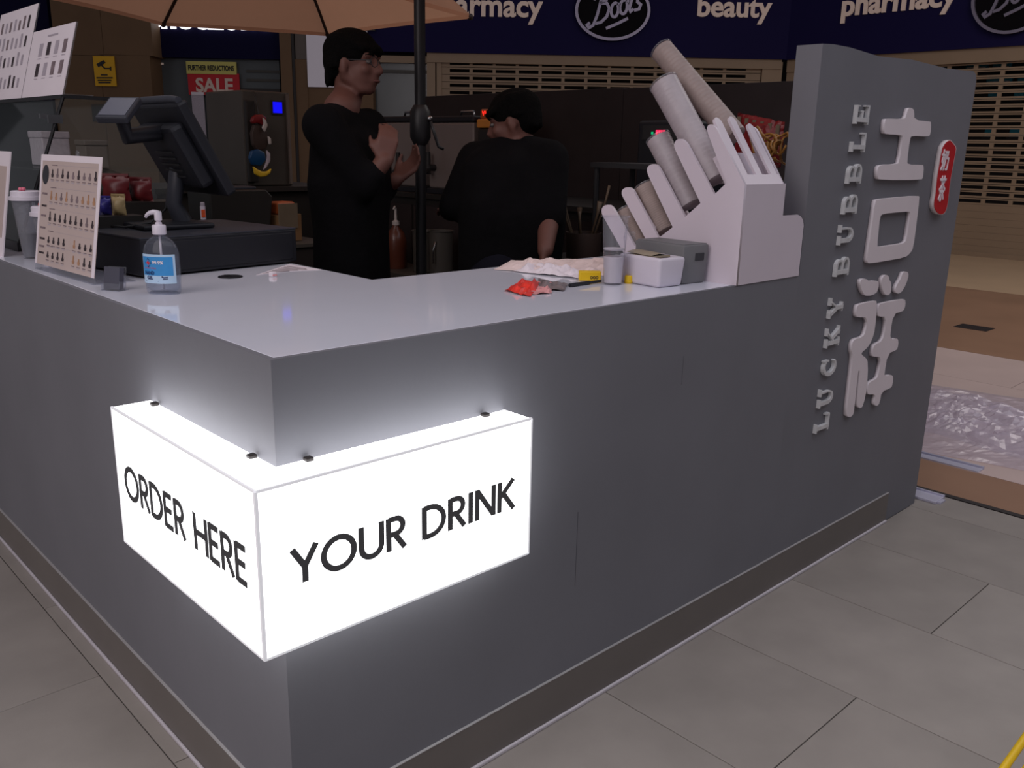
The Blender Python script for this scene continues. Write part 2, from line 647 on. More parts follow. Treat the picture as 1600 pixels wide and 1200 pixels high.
SERIF = {  # strokes with their own widths, box 0..1 x 0..1
    'L': [([(.27, 0), (.27, 1)], T_), ([(.05, .965), (.5, .965)], t_), ([(.05, .035), (.88, .035)], t_), ([(.88, 0), (.88, .28)], t_)],
    'U': [([(.22, 1), (.22, .36)]+arc(.5, .36, .28, .31, 180, 360, 10)+[(.78, 1)], [T_, T_]+[T_-.012*i for i in range(11)]+[t_]), ([(.02, .965), (.44, .965)], t_), ([(.6, .965), (.96, .965)], t_)],
    'C': [(arc(.52, .5, .40, .44, 48, 312, 16), [t_+.1*math.sin(PI*i/16) for i in range(17)]), ([(.82, .62), (.82, .98)], t_)],
    'K': [([(.24, 0), (.24, 1)], T_), ([(.03, .965), (.46, .965)], t_), ([(.03, .035), (.46, .035)], t_), ([(.3, .42), (.8, .97)], t_), ([(.44, .58), (.82, .03)], T_*.9), ([(.62, .965), (.98, .965)], t_), ([(.6, .035), (1, .035)], t_)],
    'Y': [([(.2, .97), (.5, .45)], T_*.9), ([(.82, .97), (.5, .45)], t_), ([(.5, .5), (.5, 0)], T_), ([(.02, .965), (.42, .965)], t_), ([(.64, .965), (1, .965)], t_), ([(.28, .035), (.72, .035)], t_)],
    'B': [([(.22, 0), (.22, 1)], T_), ([(.03, .96), (.5, .96)]+arc(.52, .745, .26, .215, 90, -90, 8)+[(.22, .53)], .11), ([(.22, .5), (.5, .5)]+arc(.54, .27, .32, .23, 90, -90, 8)+[(.03, .04)], .12)],
    'E': [([(.22, .012), (.22, .988)], T_), ([(.03, .96), (.85, .96)], t_), ([(.22, .51), (.62, .51)], t_), ([(.03, .04), (.88, .04)], t_), ([(.82, .72), (.82, .93)], .06), ([(.84, .07), (.84, .28)], .06), ([(.60, .40), (.60, .62)], .06)],
}


def sans_word(s, w, h, fn, stroke=.105, gap=.10):
    tot = sum(SANS[c][0]+gap for c in s)-gap
    k = w/tot
    x = 0
    out = []
    for c in s:
        adv, op, cl = SANS[c]
        mb = MB()
        g = (lambda u, v, d, x=x: fn((x+u)*k, v*h, d))
        for k2, q in enumerate(op):
            ribbon(mb, q, stroke, g, d=1-.12*k2)
        for q in cl:
            ribbon(mb, q, stroke, g, closed=True)
        x += adv+gap
        if mb.v:
            out.append(mb)
    return out


def remeshed(mb, name, m, parent, voxel=.012, smooth=4, world=True):
    o = mb.build('tmp', m, None, weld=False)
    r = o.modifiers.new('r', 'REMESH')
    r.mode = 'VOXEL'
    r.voxel_size = voxel
    r.use_smooth_shade = True
    if smooth:
        s = o.modifiers.new('s', 'SMOOTH')
        s.iterations = smooth
        s.factor = .5
    me = evaluated(o)
    me.name = name
    bpy.data.objects.remove(o)
    if world and parent:
        me.transform(wmat(parent).inverted())
    return link(name, me, m, parent)


# ================================================================== THE FLOOR
floor = MB().box(-9, 13.85, -9, 14, -.06, -.004).build('floor', 'joint')
tag(floor, kind='structure')
PX, X0 = .508, -.05
tile_me = {}
for i in range(-4, 7):
    xa, xb = X0+PX*i, X0+PX*(i+1)
    if xa > 3.2:
        continue
    xb = min(xb, 3.225)
    for j in range(-5, 6):
        ya = j*1.0-.5+(0 if i % 2 == 0 else .5)
        yb = ya+1.0
        if xa > .6 and ya > .6:
            continue
        key = round(xb-xa, 3)
        if key not in tile_me:
            mb = MB().box(.0015, key-.0015, .0015, .9985, -.004, 0)
            q = mb.build('tile', 'tile', floor, bevel=.0008, segs=1)
            tile_me[key] = q.data
        else:
            q = link('tile', tile_me[key], 'tile', floor)
        q.location = (xa, ya, 0)
MB().box(3.232, 3.268, -9, 12, -.004, .001).build('expansion_strip', 'floor_black', floor)
MB().box(3.27, 3.662, -9, 12, -.004, 0).build('floor_band', 'floor_tan', floor)
pink = MB().box(.002, .945, .002, 1.198, -.004, 0).build('tile', 'tile_pink', floor)
pink.location = (3.665, .42, 0)
for i in range(3):
    for j in range(-8, 8):
        if (i, j) == (0, 0):
            continue
        q = link('tile', pink.data, 'tile_pink', floor)
        q.location = (3.665+i*.947, .42+j*1.2-.4*(i % 2), 0)
MB().box(6.51, 10.12, -9, 12, -.004, 0).build('floor_band', 'floor_tan', floor)
MB().box(10.125, 13.84, -9, 13, -.004, 0).build('floor_band', 'floor_beige', floor)
p = T(1522, 512, 0)
MB().box(p.x-.11, p.x+.11, p.y-.14, p.y+.14, 0, .004).build('floor_drain', 'floor_black', floor, bevel=.02)
MB().box(-9, -1.6, -9, 14, -.004, 0).build('floor_band', 'tile', floor)

# ================================================================== SHOP FRONTS BEHIND
FA = Matrix.Translation(Vector((CAM.x, CAM.y, 0))+NRM*DF) @ Matrix.Rotation(math.atan2(RH.y, RH.x), 4, 'Z')
FB = Matrix.Translation((RX, RY, 0)) @ Matrix.Rotation(-PI/2, 4, 'Z')
rzA, rzB = math.atan2(RH.y, RH.x), -PI/2


def fthing(name, label, cat, px, py, side='A', off=0, group=None):
    lx, lz = FL(px, py, off) if side == 'A' else FR(px, py, off)
    Mx = FA if side == 'A' else FB
    o = thing(name, label, cat, Mx @ Vector((lx, -off, lz)), rzA if side == 'A' else rzB, group)
    o['_f'] = (lx, lz, off)
    return o


def frect(o, x0, y0, x1, y1, off0, off1, side='A', mb=None):
    """box in the local space of a facade thing from a photo rectangle measured on the facade plane"""
    lx, lz, off = o['_f']
    f = FL if side == 'A' else FR
    o1 = max(off1, 0)
    yr = min(max((max(y0, 0)+min(y1, 150))/2, 20), 250)
    a, b = f(x0, y1, o1), f(x1, y0, o1)
    return (mb or MB()).box(f(x0, yr, o1)[0]-lx, f(x1, yr, o1)[0]-lx, off-off1, off-off0, a[1]-lz, b[1]-lz)


kx, _ = FL(1222, 90)
wb = MB().box(-22, kx+2.0, 1.6, 1.8, -.05, 6.5).build('wall_back', 'shop_dark')
wb.matrix_world = FA
tag(wb, kind='structure')
wr = MB().box(-.5, 16, 1.6, 1.8, -.05, 6.5).build('wall_right', 'shop_dark')
wr.matrix_world = FB
tag(wr, kind='structure')

# -- blue fascia over the long shutter (left facet)
zf = 3.035
fa = fthing('shop_fascia', 'blue shop fascia with pale pharmacy and beauty lettering above the long shutter', 'shop sign', 900, 88)
lx0, lz0, _o = fa['_f']
xl, xr = FL(577, 88)[0], FL(1226, 88)[0]
MB().box(xl-lx0, xr-lx0, -.12, .25, zf-lz0, 6.2-lz0).build('fascia_board', 'fascia_blue', fa)


def fmapA(px, py, off=.12, dep=.03):
    a = FL(px, py)
    lx, lz, _ = fa['_f']
    return lambda u, v, d: Vector((a[0]-lx+u, -off-dep*d, a[1]-lz+v))


def fw(x0, x1):
    return FL(x1, 20)[0]-FL(x0, 20)[0]


word('pharmacy', fa, 'sign_letter', fmapA(669, 37), w=fw(669, 848), offset=.025)
word('beauty', fa, 'sign_letter', fmapA(1086, 38), w=fw(1086, 1201), offset=.025)


def oval_sign(name, label, px, py, rx, rz, side):
    o = fthing(name, label, 'shop sign', px, py, side, .16)
    pts = arc(0, 0, rx, rz, 0, 352, 44)
    MB().prism([(x, 0, z) for x, z in pts], (0, .05, 0)).build('plate', 'oval_dark', o)
    mb = MB()
    ribbon(mb, arc(0, 0, rx*.965, rz*.965, 0, 352, 44), rx*.075, lambda u, v, d: Vector((u, -.045*d, v)), closed=True)
    mb.build('rim', 'oval_rim', o)
    k = rx
    S = [
        [(-.30, .55), (-.36, .25), (-.44, -.12), (-.54, -.38), (-.66, -.44), (-.72, -.36), (-.64, -.30)],
        [(-.56, .30), (-.50, .50), (-.32, .60), (-.14, .54), (-.10, .40), (-.22, .26), (-.38, .20)],
        [(-.36, .20), (-.18, .18), (-.10, .04), (-.16, -.18), (-.32, -.32), (-.48, -.34)],
        arc(.06, -.02, .105, .19, 60, 400, 14), arc(.31, .04, .105, .19, 60, 400, 14),
        [(.14, .14), (.22, .10)], [(.39, .20), (.46, .16)],
        [(.60, .52), (.53, .20), (.48, -.02), (.52, -.10), (.60, -.04)], [(.44, .32), (.70, .38)],
        [(.80, .30), (.70, .24), (.70, .14), (.80, .06), (.76, -.06), (.62, -.08)],
        [(-.16, -.50), (.16, -.40), (.46, -.28)],
    ]
    for grp in ((0, 1, 2), (3, 5), (4, 6), (7, 8), (9,), (10,)):
      mb = MB()
      for gi in grp:
        q = S[gi]
        q = [(x*k*.92+.02*z*k, z*k*.92+.10*x*k+.03*k) for x, z in q]
        ribbon(mb, q, .075*k, lambda u, v, d: Vector((u, -.03*d, v)))
      mb.build('letter', 'oval_rim', o, weld=False)
    return o


rpx = DF/FPX
oval_sign('oval_sign', 'dark oval sign with silver script between pharmacy and beauty', 957, 17, fw(899, 1015)/2, fw(899, 1015)/2*.74, 'A')

# -- the column, the lit blank poster and the neighbouring shop
col_ = fthing('clad_column', 'tall brown clad column between the two lit shop signs', 'column', 459, 400, off=.3)
frect(col_, 437, -150, 455, 430, 0, .3).build('cladding_panel', 'column', col_)
frect(col_, 455.5, -150, 459.5, 430, 0, .31).build('dark_joint', 'frame_dark', col_)
frect(col_, 460, -150, 480, 92, 0, .28).build('cladding_panel', 'column_grey', col_)
frect(col_, 460, 93, 480, 430, 0, .28).build('cladding_panel', 'column', col_)
frect(col_, 480, 136, 583, 430, 0, .25).build('cladding_panel', 'column', col_)
lp = fthing('lit_poster', 'pale blank lit poster panel behind the standing person', 'poster', 530, 135, off=.26)
frect(lp, 479.5, 46, 574, 135.5, .26, .32).build('panel', 'poster_lit', lp)
frect(lp, 477, 40, 586, 46, .26, .34).build('frame_rail', 'frame_dark', lp)

zfa = fthing('shop_fascia', 'dark navy shop fascia with glowing white lettering under the parasol', 'shop sign', 330, 89)
lx1, lz1, _o = zfa['_f']
frect(zfa, 228, -150, 437, 89, 0, .12).build('fascia_board', 'fascia_navy', zfa)
a = FL(238, 46.5)
word('shoezone', zfa, 'sign_lit', lambda u, v, d: Vector((a[0]-lx1+u, -.12-.04*d, a[1]-lz1+v)), w=fw(238, 428), offset=.035)
sw = fthing('shop_window', 'dim grey shop window under the navy fascia', 'window', 330, 430)
frect(sw, 234, 89, 437, 430, -.02, 0).build('pane', 'window_grey', sw)
frect(sw, 234, 89, 245, 430, 0, .08).build('frame_post', 'fascia_navy', sw)
frect(sw, 352, 139, 437, 143, 0, .05).build('frame_rail', 'frame_dark', sw)
frect(sw, 385, 110, 437, 113, 0, .02).build('blind_slat', 'machine_grey', sw)
frect(sw, 385, 124, 437, 127, 0, .02).build('blind_slat', 'machine_grey', sw)
frect(sw, 247, 98, 255, 101, 0, .02).build('ceiling_spot', 'sign_letter', sw)

sp_ = fthing('sale_poster', 'red and yellow SALE poster in the shop window', 'poster', 332, 148, off=.06)
frect(sp_, 294, 115, 374, 148, .06, .09).build('red_board', 'sale_red', sp_)
frect(sp_, 291, 97, 369, 115, .06, .10).build('yellow_band', 'sale_yellow', sp_)
lx2, lz2, _o = sp_['_f']
a2 = FL(307, 144, .09)
word('SALE', sp_, 'sale_text', lambda u, v, d: Vector((a2[0]-lx2+u, -.035-.008*d, a2[1]-lz2+v)), w=fw(305, 364), h=.24, offset=.03)
a3 = FL(294.5, 109.5, .1)
word('FURTHER REDUCTIONS', sp_, 'ink', lambda u, v, d: Vector((a3[0]-lx2+u, -.045-.006*d, a3[1]-lz2+v)), w=fw(294, 366), h=.085, split=False, name='lettering')
bn = fthing('hanging_banner', 'narrow white banner hanging below the SALE poster', 'banner', 309, 250, off=.1)
frect(bn, 299, 148, 318, 250, .1, .12).build('sheet', 'print_light', bn)
frect(bn, 299, 144, 318, 148, .095, .13).build('rail', 'paper', bn)

pl = fthing('brown_pillar', 'broad brown clad pillar carrying the yellow camera notice', 'pillar', 158, 430, off=.5)
frect(pl, 82, -150, 158, 86, 0, .5).build('cladding_panel', 'column', pl)
frect(pl, 158.6, -150, 236, 86, 0, .5).build('cladding_panel', 'column', pl)
frect(pl, 82, 86.6, 158, 430, 0, .5).build('cladding_panel', 'column', pl)
frect(pl, 158.6, 86.6, 236, 430, 0, .5).build('cladding_panel', 'column', pl)
frect(pl, 142, 163, 170, 190, .5, .52).build('socket_plate', 'frame_dark', pl)

cc = fthing('camera_notice', 'yellow camera warning notice on the brown pillar', 'sign', 163, 134, off=.52)
lx3, lz3, _o = cc['_f']
frect(cc, 147, 88, 180, 134, .52, .54).build('board', 'cctv_yellow', cc)


def ccm(px, py):
    q = FL(px, py, .54)
    return (q[0]-lx3, q[1]-lz3)


mb = MB()
q = [ccm(151, 100), ccm(162, 94), ccm(165, 98), ccm(154, 105)]
mb.prism([(x, -.02, z) for x, z in q], (0, -.01, 0))
ribbon(mb, [ccm(158, 101), ccm(164, 107), ccm(172, 107)], .02, lambda u, v, d: Vector((u, -.02-.01*d, v)))
ribbon(mb, [ccm(173, 104), ccm(173, 110)], .02, lambda u, v, d: Vector((u, -.02-.01*d, v)))
mb.build('pictogram', 'ink', cc)
mb = MB()
for yy, x0, x1 in ((117, 158, 168), (121.5, 151, 176), (125.5, 153, 174), (129, 154, 173)):
    ribbon(mb, [ccm(x0, yy), ccm(x1, yy)], .02, lambda u, v, d: Vector((u, -.02-.01*d, v)))
mb.build('small_print', 'ink', cc, kind='stuff')
ls = fthing('shop_fascia', 'dark blue shop front at the far left behind the menu boards', 'shop front', 40, 150)
frect(ls, -300, -150, 81, 150, 0, .12).build('fascia_board', 'fascia_navy', ls)
frect(ls, -300, 150, 81, 430, -.05, 0).build('pane', 'window_grey', ls)

# -- entrance glazing next to the shutter
eg = fthing('shop_entrance', 'grey-green glazed shop entrance beside the long shutter', 'shop front', 625, 430)
frect(eg, 583, 96, 667, 430, -.1, -.06).build('pane', 'window_grey', eg)
frect(eg, 583, 88, 667, 97, -.1, .06).build('header', 'shutter', eg)
frect(eg, 583, 110, 667, 113, -.06, 0).build('rail', 'machine_grey', eg)

# -- perforated roller shutters
def lath(w, h, pitch, slot_w, slot_h, x_first, m0, m1):
    """one punched lath: two rails joined by webs"""
    mb = MB()
    zt = (h-slot_h)/2
    mb.box(0, w, -.012, .012, 0, zt)
    mb.box(0, w, -.012, .012, h-zt, h-.008)
    x = x_first
    mb.box(0, x, -.012, .012, zt, h-zt)
    while x+slot_w < w-m1:
        nx = x+pitch
        e = nx if nx+slot_w < w-m1 else w
        mb.box(x+slot_w, e, -.012, .012, zt, h-zt)
        x = nx
    return mb


sA = fthing('roller_shutter', 'long cream perforated roller shutter behind the black partition', 'shutter', 945, 88)
lxs, lzs, _o = sA['_f']
frect(sA, 667, 88, 1222, 97, -.05, .08).build('header_beam', 'shutter', sA)
frect(sA, 667, 97, 680, 420, -.05, .06).build('guide_channel', 'shutter', sA)
frect(sA, 682, 97, 690, 420, -.05, .04).build('guide_channel', 'shutter', sA)
frect(sA, 1190, 97, 1221, 420, -.05, .06).build('guide_channel', 'shutter', sA)
xa, xb = FL(690, 97)[0], FL(1190, 97)[0]
PH = .121
pw = fw(703, 739.5)
l0 = lath(xb-xa, PH, pw, pw*.86, .052, fw(690, 703), .1, .12).build('slat', 'shutter', sA)
z = FL(900, 97)[1]
l0.location = (xa-lxs, 0, z-PH-lzs)
for k in range(1, 24):
    q = link('slat', l0.data, 'shutter', sA)
    q.location = (xa-lxs, 0, z-PH*(k+1)-lzs)

sB = thing('roller_shutter', 'cream perforated roller shutter at the right beyond the sign panel', 'shutter', FB @ Vector((3.2, 0, 0)), rzB)
lB = 3.2
zt = 3.03
MB().box(.05-lB, 12-lB, -.08, .05, zt-.20, zt).build('header_beam', 'shutter', sB)
MB().box(.05-lB, .35-lB, -.06, .05, 0, zt-.20).build('guide_channel', 'shutter', sB)
PB = .1025
zlow = .74
nrow = int((zt-.20-zlow)/PB)
l1 = lath(11.6, PB, .385, .325, .05, .12, .1, .1).build('slat', 'shutter', sB)
l1.location = (.36-lB, 0, zt-.20-PB)
for k in range(1, nrow):
    q = link('slat', l1.data, 'shutter', sB)
    q.location = (.36-lB, 0, zt-.20-PB*(k+1))
zz = zt-.20-PB*nrow
l2 = MB().box(0, 11.6, -.012, .012, 0, PB-.002).build('solid_slat', 'shutter', sB)
l2.location = (.36-lB, 0, zz-PB)
for k in range(1, int(zz/PB)):
    q = link('solid_slat', l2.data, 'shutter', sB)
    q.location = (.36-lB, 0, zz-PB*(k+1))
MB().box(.3-lB, 12-lB, -.03, .03, 0.0, .07).build('bottom_rail', 'shutter', sB)
for i, (px, py, wd) in enumerate(((1527, 104, 30), (1566, 103, 24), (1562, 126, 34), (1553, 150, 14), (1592, 150, 12), (1545, 208, 10), (1590, 208, 20), (1597, 126, 10))):
    g = FR(px, py, -1.0)
    s_ = wd*.011
    o = thing('display_box', ['teal pack behind the right shutter near its top left', 'teal pack behind the right shutter, second along the top', 'wide teal pack behind the right shutter on the second row', 'small teal pack behind the right shutter, left of the third row',
              'small teal pack behind the right shutter, right of the third row', 'smallest teal pack behind the right shutter, lower left', 'teal pack behind the right shutter, lower right', 'narrow teal pack behind the right shutter at the frame edge'][i], 'box', FB @ Vector((g[0], 1.0, g[1]-.06)), rzB, 'teal packs behind the shutter')
    MB().box(-s_/2, s_/2, -.04, .04, 0, .13).build('carton', 'teal', o, bevel=.01)
    MB().box(-s_/2+.02, s_/2-.02, -.045, -.04, .03, .05).build('label', 'trinket_white', o)
    MB().box(-s_/2-.02, s_/2+.02, -.08, .6, -.03, -.001).build('shelf', 'frame_dark', o)

fb = thing('shop_fascia', 'blue shop fascia with pale pharmacy lettering at the upper right', 'shop sign', FB @ Vector((3.2, 0, zt)), rzB)
MB().box(.0-lB, 12-lB, -.12, .25, 0, 3.2).build('fascia_board', 'fascia_blue', fb)
a4, a5 = FR(1314, 37, .12), FR(1493, 27, .12)
word('pharmacy', fb, 'sign_letter', lambda u, v, d: Vector((a4[0]-lB+u, -.12-.03*d, a4[1]-zt+v)), w=a5[0]-a4[0], offset=.025)
oval_sign('oval_sign', 'dark oval sign with silver script cut by the right edge', 1585, -6, (FR(1650, 0)[0]-FR(1519, 0)[0])/2, .50, 'B')

# ================================================================== KIOSK
HC = 1.1
XP0, XP1 = 1.83, 3.045               # sign panel
kb = thing('kiosk_counter', 'grey painted L-shaped kiosk counter body with brown skirting', 'counter', (0, 0, 0))
MB().box(0, XP0, 0, .018, 0, HC-.0005).build('front_panel', 'grey_paint', kb)
MB().box(0, .018, .018, 3.6, 0, HC-.0005).build('side_panel', 'grey_paint', kb)
MB().box(.018, .70, 3.585, 3.60, 0, HC-.031).build('end_panel', 'grey_paint', kb)
MB().box(.685, .70, .70, 3.585, .1, HC-.03).build('inner_panel', 'black_wall', kb)
MB().box(.70, 2.94, .685, .70, .1, HC-.03).build('inner_panel', 'black_wall', kb)
MB().box(-.006, 2.744, -.006, 0, .004, .128).build('skirting', 'skirting', kb)
MB().box(-.006, 0, .0, 3.6, .004, .128).build('skirting', 'skirting', kb)
MB().box(-.007, 2.744, -.007, 0, .128, .1298).build('caulk_line', 'caulk', kb)
MB().box(-.007, 0, 0, 3.6, .128, .1298).build('caulk_line', 'caulk', kb)
MB().box(-.014, 2.744, -.014, -.006, 0, .011).build('floor_bead', 'bead', kb, bevel=.003)
MB().box(-.014, -.006, -.006, 3.6, 0, .011).build('floor_bead', 'bead', kb, bevel=.003)
p0, p1 = U(903, 800, 1, 0), U(896, 916, 1, 0)
MB().box(p0.x-.0006, p0.x+.0006, -.0008, 0, p1.z, p0.z).build('panel_seam', 'seam_grey', kb)
p0, p1 = U(1068, 556, 1, 0), U(1067, 600, 1, 0)
MB().box(p0.x-.0004, p0.x+.0004, -.0006, 0, p1.z, p0.z).build('scratch', 'seam_grey', kb)

wt = MB()
Lp = [(.012, .012), (1.83, .012), (1.83, .088), (2.94, .088), (2.94, .70), (.70, .70), (.70, 3.6), (.012, 3.6)]
wt.prism([(x, y, HC-.03) for x, y in Lp], (0, 0, .03))
tag(wt.build('worktop', 'white_top', None, bevel=.002), 'glossy white L-shaped worktop of the kiosk', 'worktop')

# sign panel (end wall)
sp = thing('sign_panel', 'tall grey end panel with raised white letters', 'panel', (XP0, 0, 0))
ZP = 1.785
prof = [(XP0, 0), (XP1, 0), (XP1, ZP-.03), (XP1-.012, ZP-.006), (XP1-.04, ZP+.004), (2.75, ZP-.004), (2.45, ZP+.003), (2.2, ZP-.006), (2.0, ZP+.004), (1.90, ZP+.004), (XP0, ZP)]
mb = MB()
mb.prism([(x, 0, z) for x, z in prof], (0, .084, 0))
mb.build('board', 'grey_paint', sp, world=True)

# raised characters, outlined on the panel plane
R2 = lambda x, y: (1230+x*300/1286.0, 140+y*300/1286.0)
R3 = lambda x, y: (1250+x*250/1034.0, 400+y*250/1034.0)


def rounded(pts, k=.28):
    """one corner-cutting pass for a soft outline"""
    out = []
    n = len(pts)
    for i in range(n):
        a, b = Vector(pts[i]), Vector(pts[(i+1) % n])
        L_ = (b-a).length
        t = min(k, .5)
        out += [tuple(a.lerp(b, t)), tuple(a.lerp(b, 1-t))] if L_ > 0 else [tuple(a)]
    return out


def plate(name, loops, m, y0, y1, parent, edge=None, rnd=True):
    """loops of photo pixels -> solid plate standing off the panel between y0 (front) and y1 (back)"""
    L_ = []
    for lp_ in loops:
        q = [U(px, py, 1, y0) for px, py in lp_]
        q = [(c.x, c.z) for c in q]
        L_.append(rounded(q) if rnd else q)
    me = curve_mesh(L_, .5)
    for v in me.vertices:
        x, z_ = v.co.x, v.co.y
        d = .5-v.co.z
        v.co = Vector((x, y1+(y0-y1)*(1-d), z_))
    me.transform(wmat(parent).inverted())
    o = link(name, me, m, parent)
    bm = bmesh.new()
    bm.from_mesh(me)
    bmesh.ops.remove_doubles(bm, verts=bm.verts, dist=1e-6)
    bmesh.ops.recalc_face_normals(bm, faces=bm.faces)
    bm.to_mesh(me)
    bm.free()
    return o


YF, YB = -.015, -.001
ji_top = [(808, 135), (815, 125), (828, 122), (845, 130), (850, 145), (852, 205), (955, 213), (966, 222), (960, 300), (945, 316), (835, 308), (822, 330), (805, 470), (805, 503), (905, 503), (916, 512), (910, 590), (898, 605), (620, 605), (605, 590), (607, 525), (625, 503), (735, 500), (752, 485), (775, 320), (768, 303), (660, 298), (648, 285), (655, 205), (668, 193), (780, 197), (795, 185)]
ji_o = [(600, 735), (740, 722), (880, 710), (887, 722), (866, 900), (845, 1060), (825, 1095), (790, 1125), (660, 1147), (550, 1166), (537, 1155), (535, 1130), (565, 930), (590, 750)]
ji_i = [(640, 832), (730, 823), (818, 815), (826, 825), (812, 920), (800, 1000), (790, 1022), (765, 1033), (690, 1044), (610, 1055), (603, 1045), (612, 950), (622, 850)]
d1 = [(390, 165), (400, 148), (430, 147), (445, 163), (500, 158), (510, 170), (508, 205), (492, 245), (435, 260), (410, 245), (393, 200)]
d2 = [(535, 135), (555, 120), (575, 130), (577, 155), (590, 170), (590, 230), (575, 253), (550, 252), (532, 215), (527, 165)]
d3 = [(655, 140), (665, 105), (690, 100), (702, 110), (698, 150), (670, 215), (645, 243), (620, 240), (615, 215), (630, 180)]
xl_ = [(380, 312), (488, 287), (498, 297), (487, 470), (465, 545), (435, 595), (398, 622), (400, 642), (425, 655), (441, 690), (433, 850), (410, 965), (392, 985), (373, 975), (372, 950), (388, 760), (385, 738), (375, 745), (350, 1010), (335, 1038), (310, 1041), (300, 1025), (320, 850), (338, 700), (342, 640), (332, 610), (338, 560), (355, 535), (405, 525), (425, 490), (440, 395), (375, 398), (362, 385), (368, 330)]
xr_ = [(520, 305), (672, 277), (683, 290), (678, 340), (660, 360), (605, 372), (583, 500), (588, 540), (625, 530), (637, 545), (632, 595), (620, 610), (568, 630), (545, 760), (550, 778), (590, 767), (603, 780), (598, 835), (585, 855), (528, 875), (515, 950), (500, 970), (480, 962), (480, 940), (490, 890), (445, 897), (435, 885), (440, 830), (455, 812), (495, 795), (508, 765), (530, 650), (475, 652), (467, 640), (472, 590), (490, 567), (530, 552), (550, 490), (558, 390), (512, 393), (503, 380), (508, 325)]
plate('character_stroke', [[R2(*q) for q in ji_top]], 'letter_white', YF, YB, sp)
plate('character_stroke', [[R2(*q) for q in ji_o], [R2(*q) for q in ji_i]], 'letter_white', YF, YB, sp)
for q_ in (d1, d2, d3, xl_, xr_):
    plate('character_stroke', [[R3(*q) for q in q_]], 'letter_white', YF, YB, sp)
seal = [(1088, 332), (1108, 352), (1116, 362), (1135, 385), (1128, 430), (1110, 520), (1092, 620), (1082, 720), (1070, 800), (1050, 838), (1015, 838), (988, 808), (983, 760), (997, 700), (1005, 600), (1022, 500), (1036, 420), (1048, 370)]
se = plate('seal_plate', [[R2(*q) for q in seal]], 'seal_edge', -.020, YB, sp)
cx = sum(q[0] for q in seal)/len(seal)
plate('seal_face', [[R2(cx+(q[0]-cx)*.97, 585+(q[1]-585)*.985) for q in seal]], 'seal_red', -.0222, -.020, se)


def seal_char(ch, px0, py0, px1, py1, slant):
    a, b = U(*R2(px0, py1), 1, -.0225), U(*R2(px1, py0), 1, -.0225)
    me = text_mesh(ch, .02, .012)
    fit_map(me, lambda u, v, d: Vector((a.x+u+v*slant, -.0222-.0025*d, a.z+v)), w=b.x-a.x, h=b.z-a.z)
    me.transform(wmat(se).inverted())
    link('seal_character', me, 'paper', se)


seal_char('奶', 1022, 400, 1090, 545, .02)
seal_char('茶', 1003, 575, 1068, 750, .02)

# LUCKY BUBBLE, reading upwards
cent = [('L', R3(147, 1078)), ('U', R3(170, 912)), ('C', R3(192, 715)), ('K', R3(216, 525)), ('Y', R3(238, 333)), ('B', R3(277, 65)),
        ('U', R2(398, 970)), ('B', R2(427, 765)), ('B', R2(456, 560)), ('L', R2(482, 350)), ('E', R2(508, 160))]
for ch, (px, py) in cent:
    c = U(px, py, 1, -.012)
    hh, ww = .088, .070
    mb = MB()
    for k, (pts, wd) in enumerate(SERIF[ch]):
        ribbon(mb, pts, wd, lambda u, v, d: Vector((c.x+(.5-v)*hh, -.001-.013*d+.0003*k*(1-d), c.z+(u-.5)*ww)), d=1-.03*k)
    mb.build('letter', 'letter_silver', sp, world=True, weld=False)

# back partition of the kiosk
pt = thing('partition', 'black back partition behind the staff', 'partition', (2.95, .085, 0))
MB().box(0, .095, 0, 1.6, .0, 1.778).build('board', 'black_wall', pt, bevel=.002)
MB().box(0, .095, 1.603, 3.35, .0, 1.781).build('board', 'black_wall', pt, bevel=.002)
kf = MB().box(.70, 2.95, .70, 4.3, 0, .10).build('kiosk_platform', 'platform')
tag(kf, 'dark raised floor inside the kiosk where the staff stand', 'platform')

# light box wrapped round the corner
tk, zt_, zb_, Lb = .088, .900, .579, .568
lb = thing('light_box', 'glowing white corner light box reading ORDER HERE YOUR DRINK', 'lit sign', (0, 0, zb_))
MB().box(-tk, Lb, -tk, -.001, zb_, zt_).build('right_box', 'lightbox', lb, world=True, bevel=.001, segs=1)
MB().box(-tk, -.001, -.001, Lb, zb_, zt_).build('left_box', 'lightbox', lb, world=True, bevel=.001, segs=1)
e = .003
for (x0, x1, y0, y1, z0, z1) in [
    (-tk-e, -tk+e, -tk-e, -tk+e, zb_, zt_), (Lb-e, Lb+e*.6, -tk-e*.6, -tk+e, zb_, zt_), (-tk-e*.6, -tk+e, Lb-e, Lb+e*.6, zb_, zt_),
    (-tk, Lb, -tk-e*.6, -tk+e, zt_-e, zt_+e*.6), (-tk-e*.6, -tk+e, -tk, Lb, zt_-e, zt_+e*.6),
    (-tk, Lb, -tk-e*.6, -tk+e, zb_-e*.6, zb_+e), (-tk-e*.6, -tk+e, -tk, Lb, zb_-e*.6, zb_+e)]:
    MB().box(x0, x1, y0, y1, z0, z1).build('edge_seam', 'seam', lb, world=True)
# YOUR DRINK on the right face
a, b = U(456, 905, 1, -tk), U(803, 790, 1, -tk)
ta, tb_ = U(456, 860, 1, -tk), U(801, 747, 1, -tk)
zb1 = (U(478, 908, 1, -tk).z+U(803, 793, 1, -tk).z)/2
zt1 = (ta.z+tb_.z)/2
for mb in sans_word('YOUR DRINK', b.x-a.x, zt1-zb1, lambda u, v, d: Vector((a.x+u, -tk-.0006-.0012*d, zb1+v)), stroke=.165):
    mb.build('letter', 'vinyl', lb, world=True, weld=False)
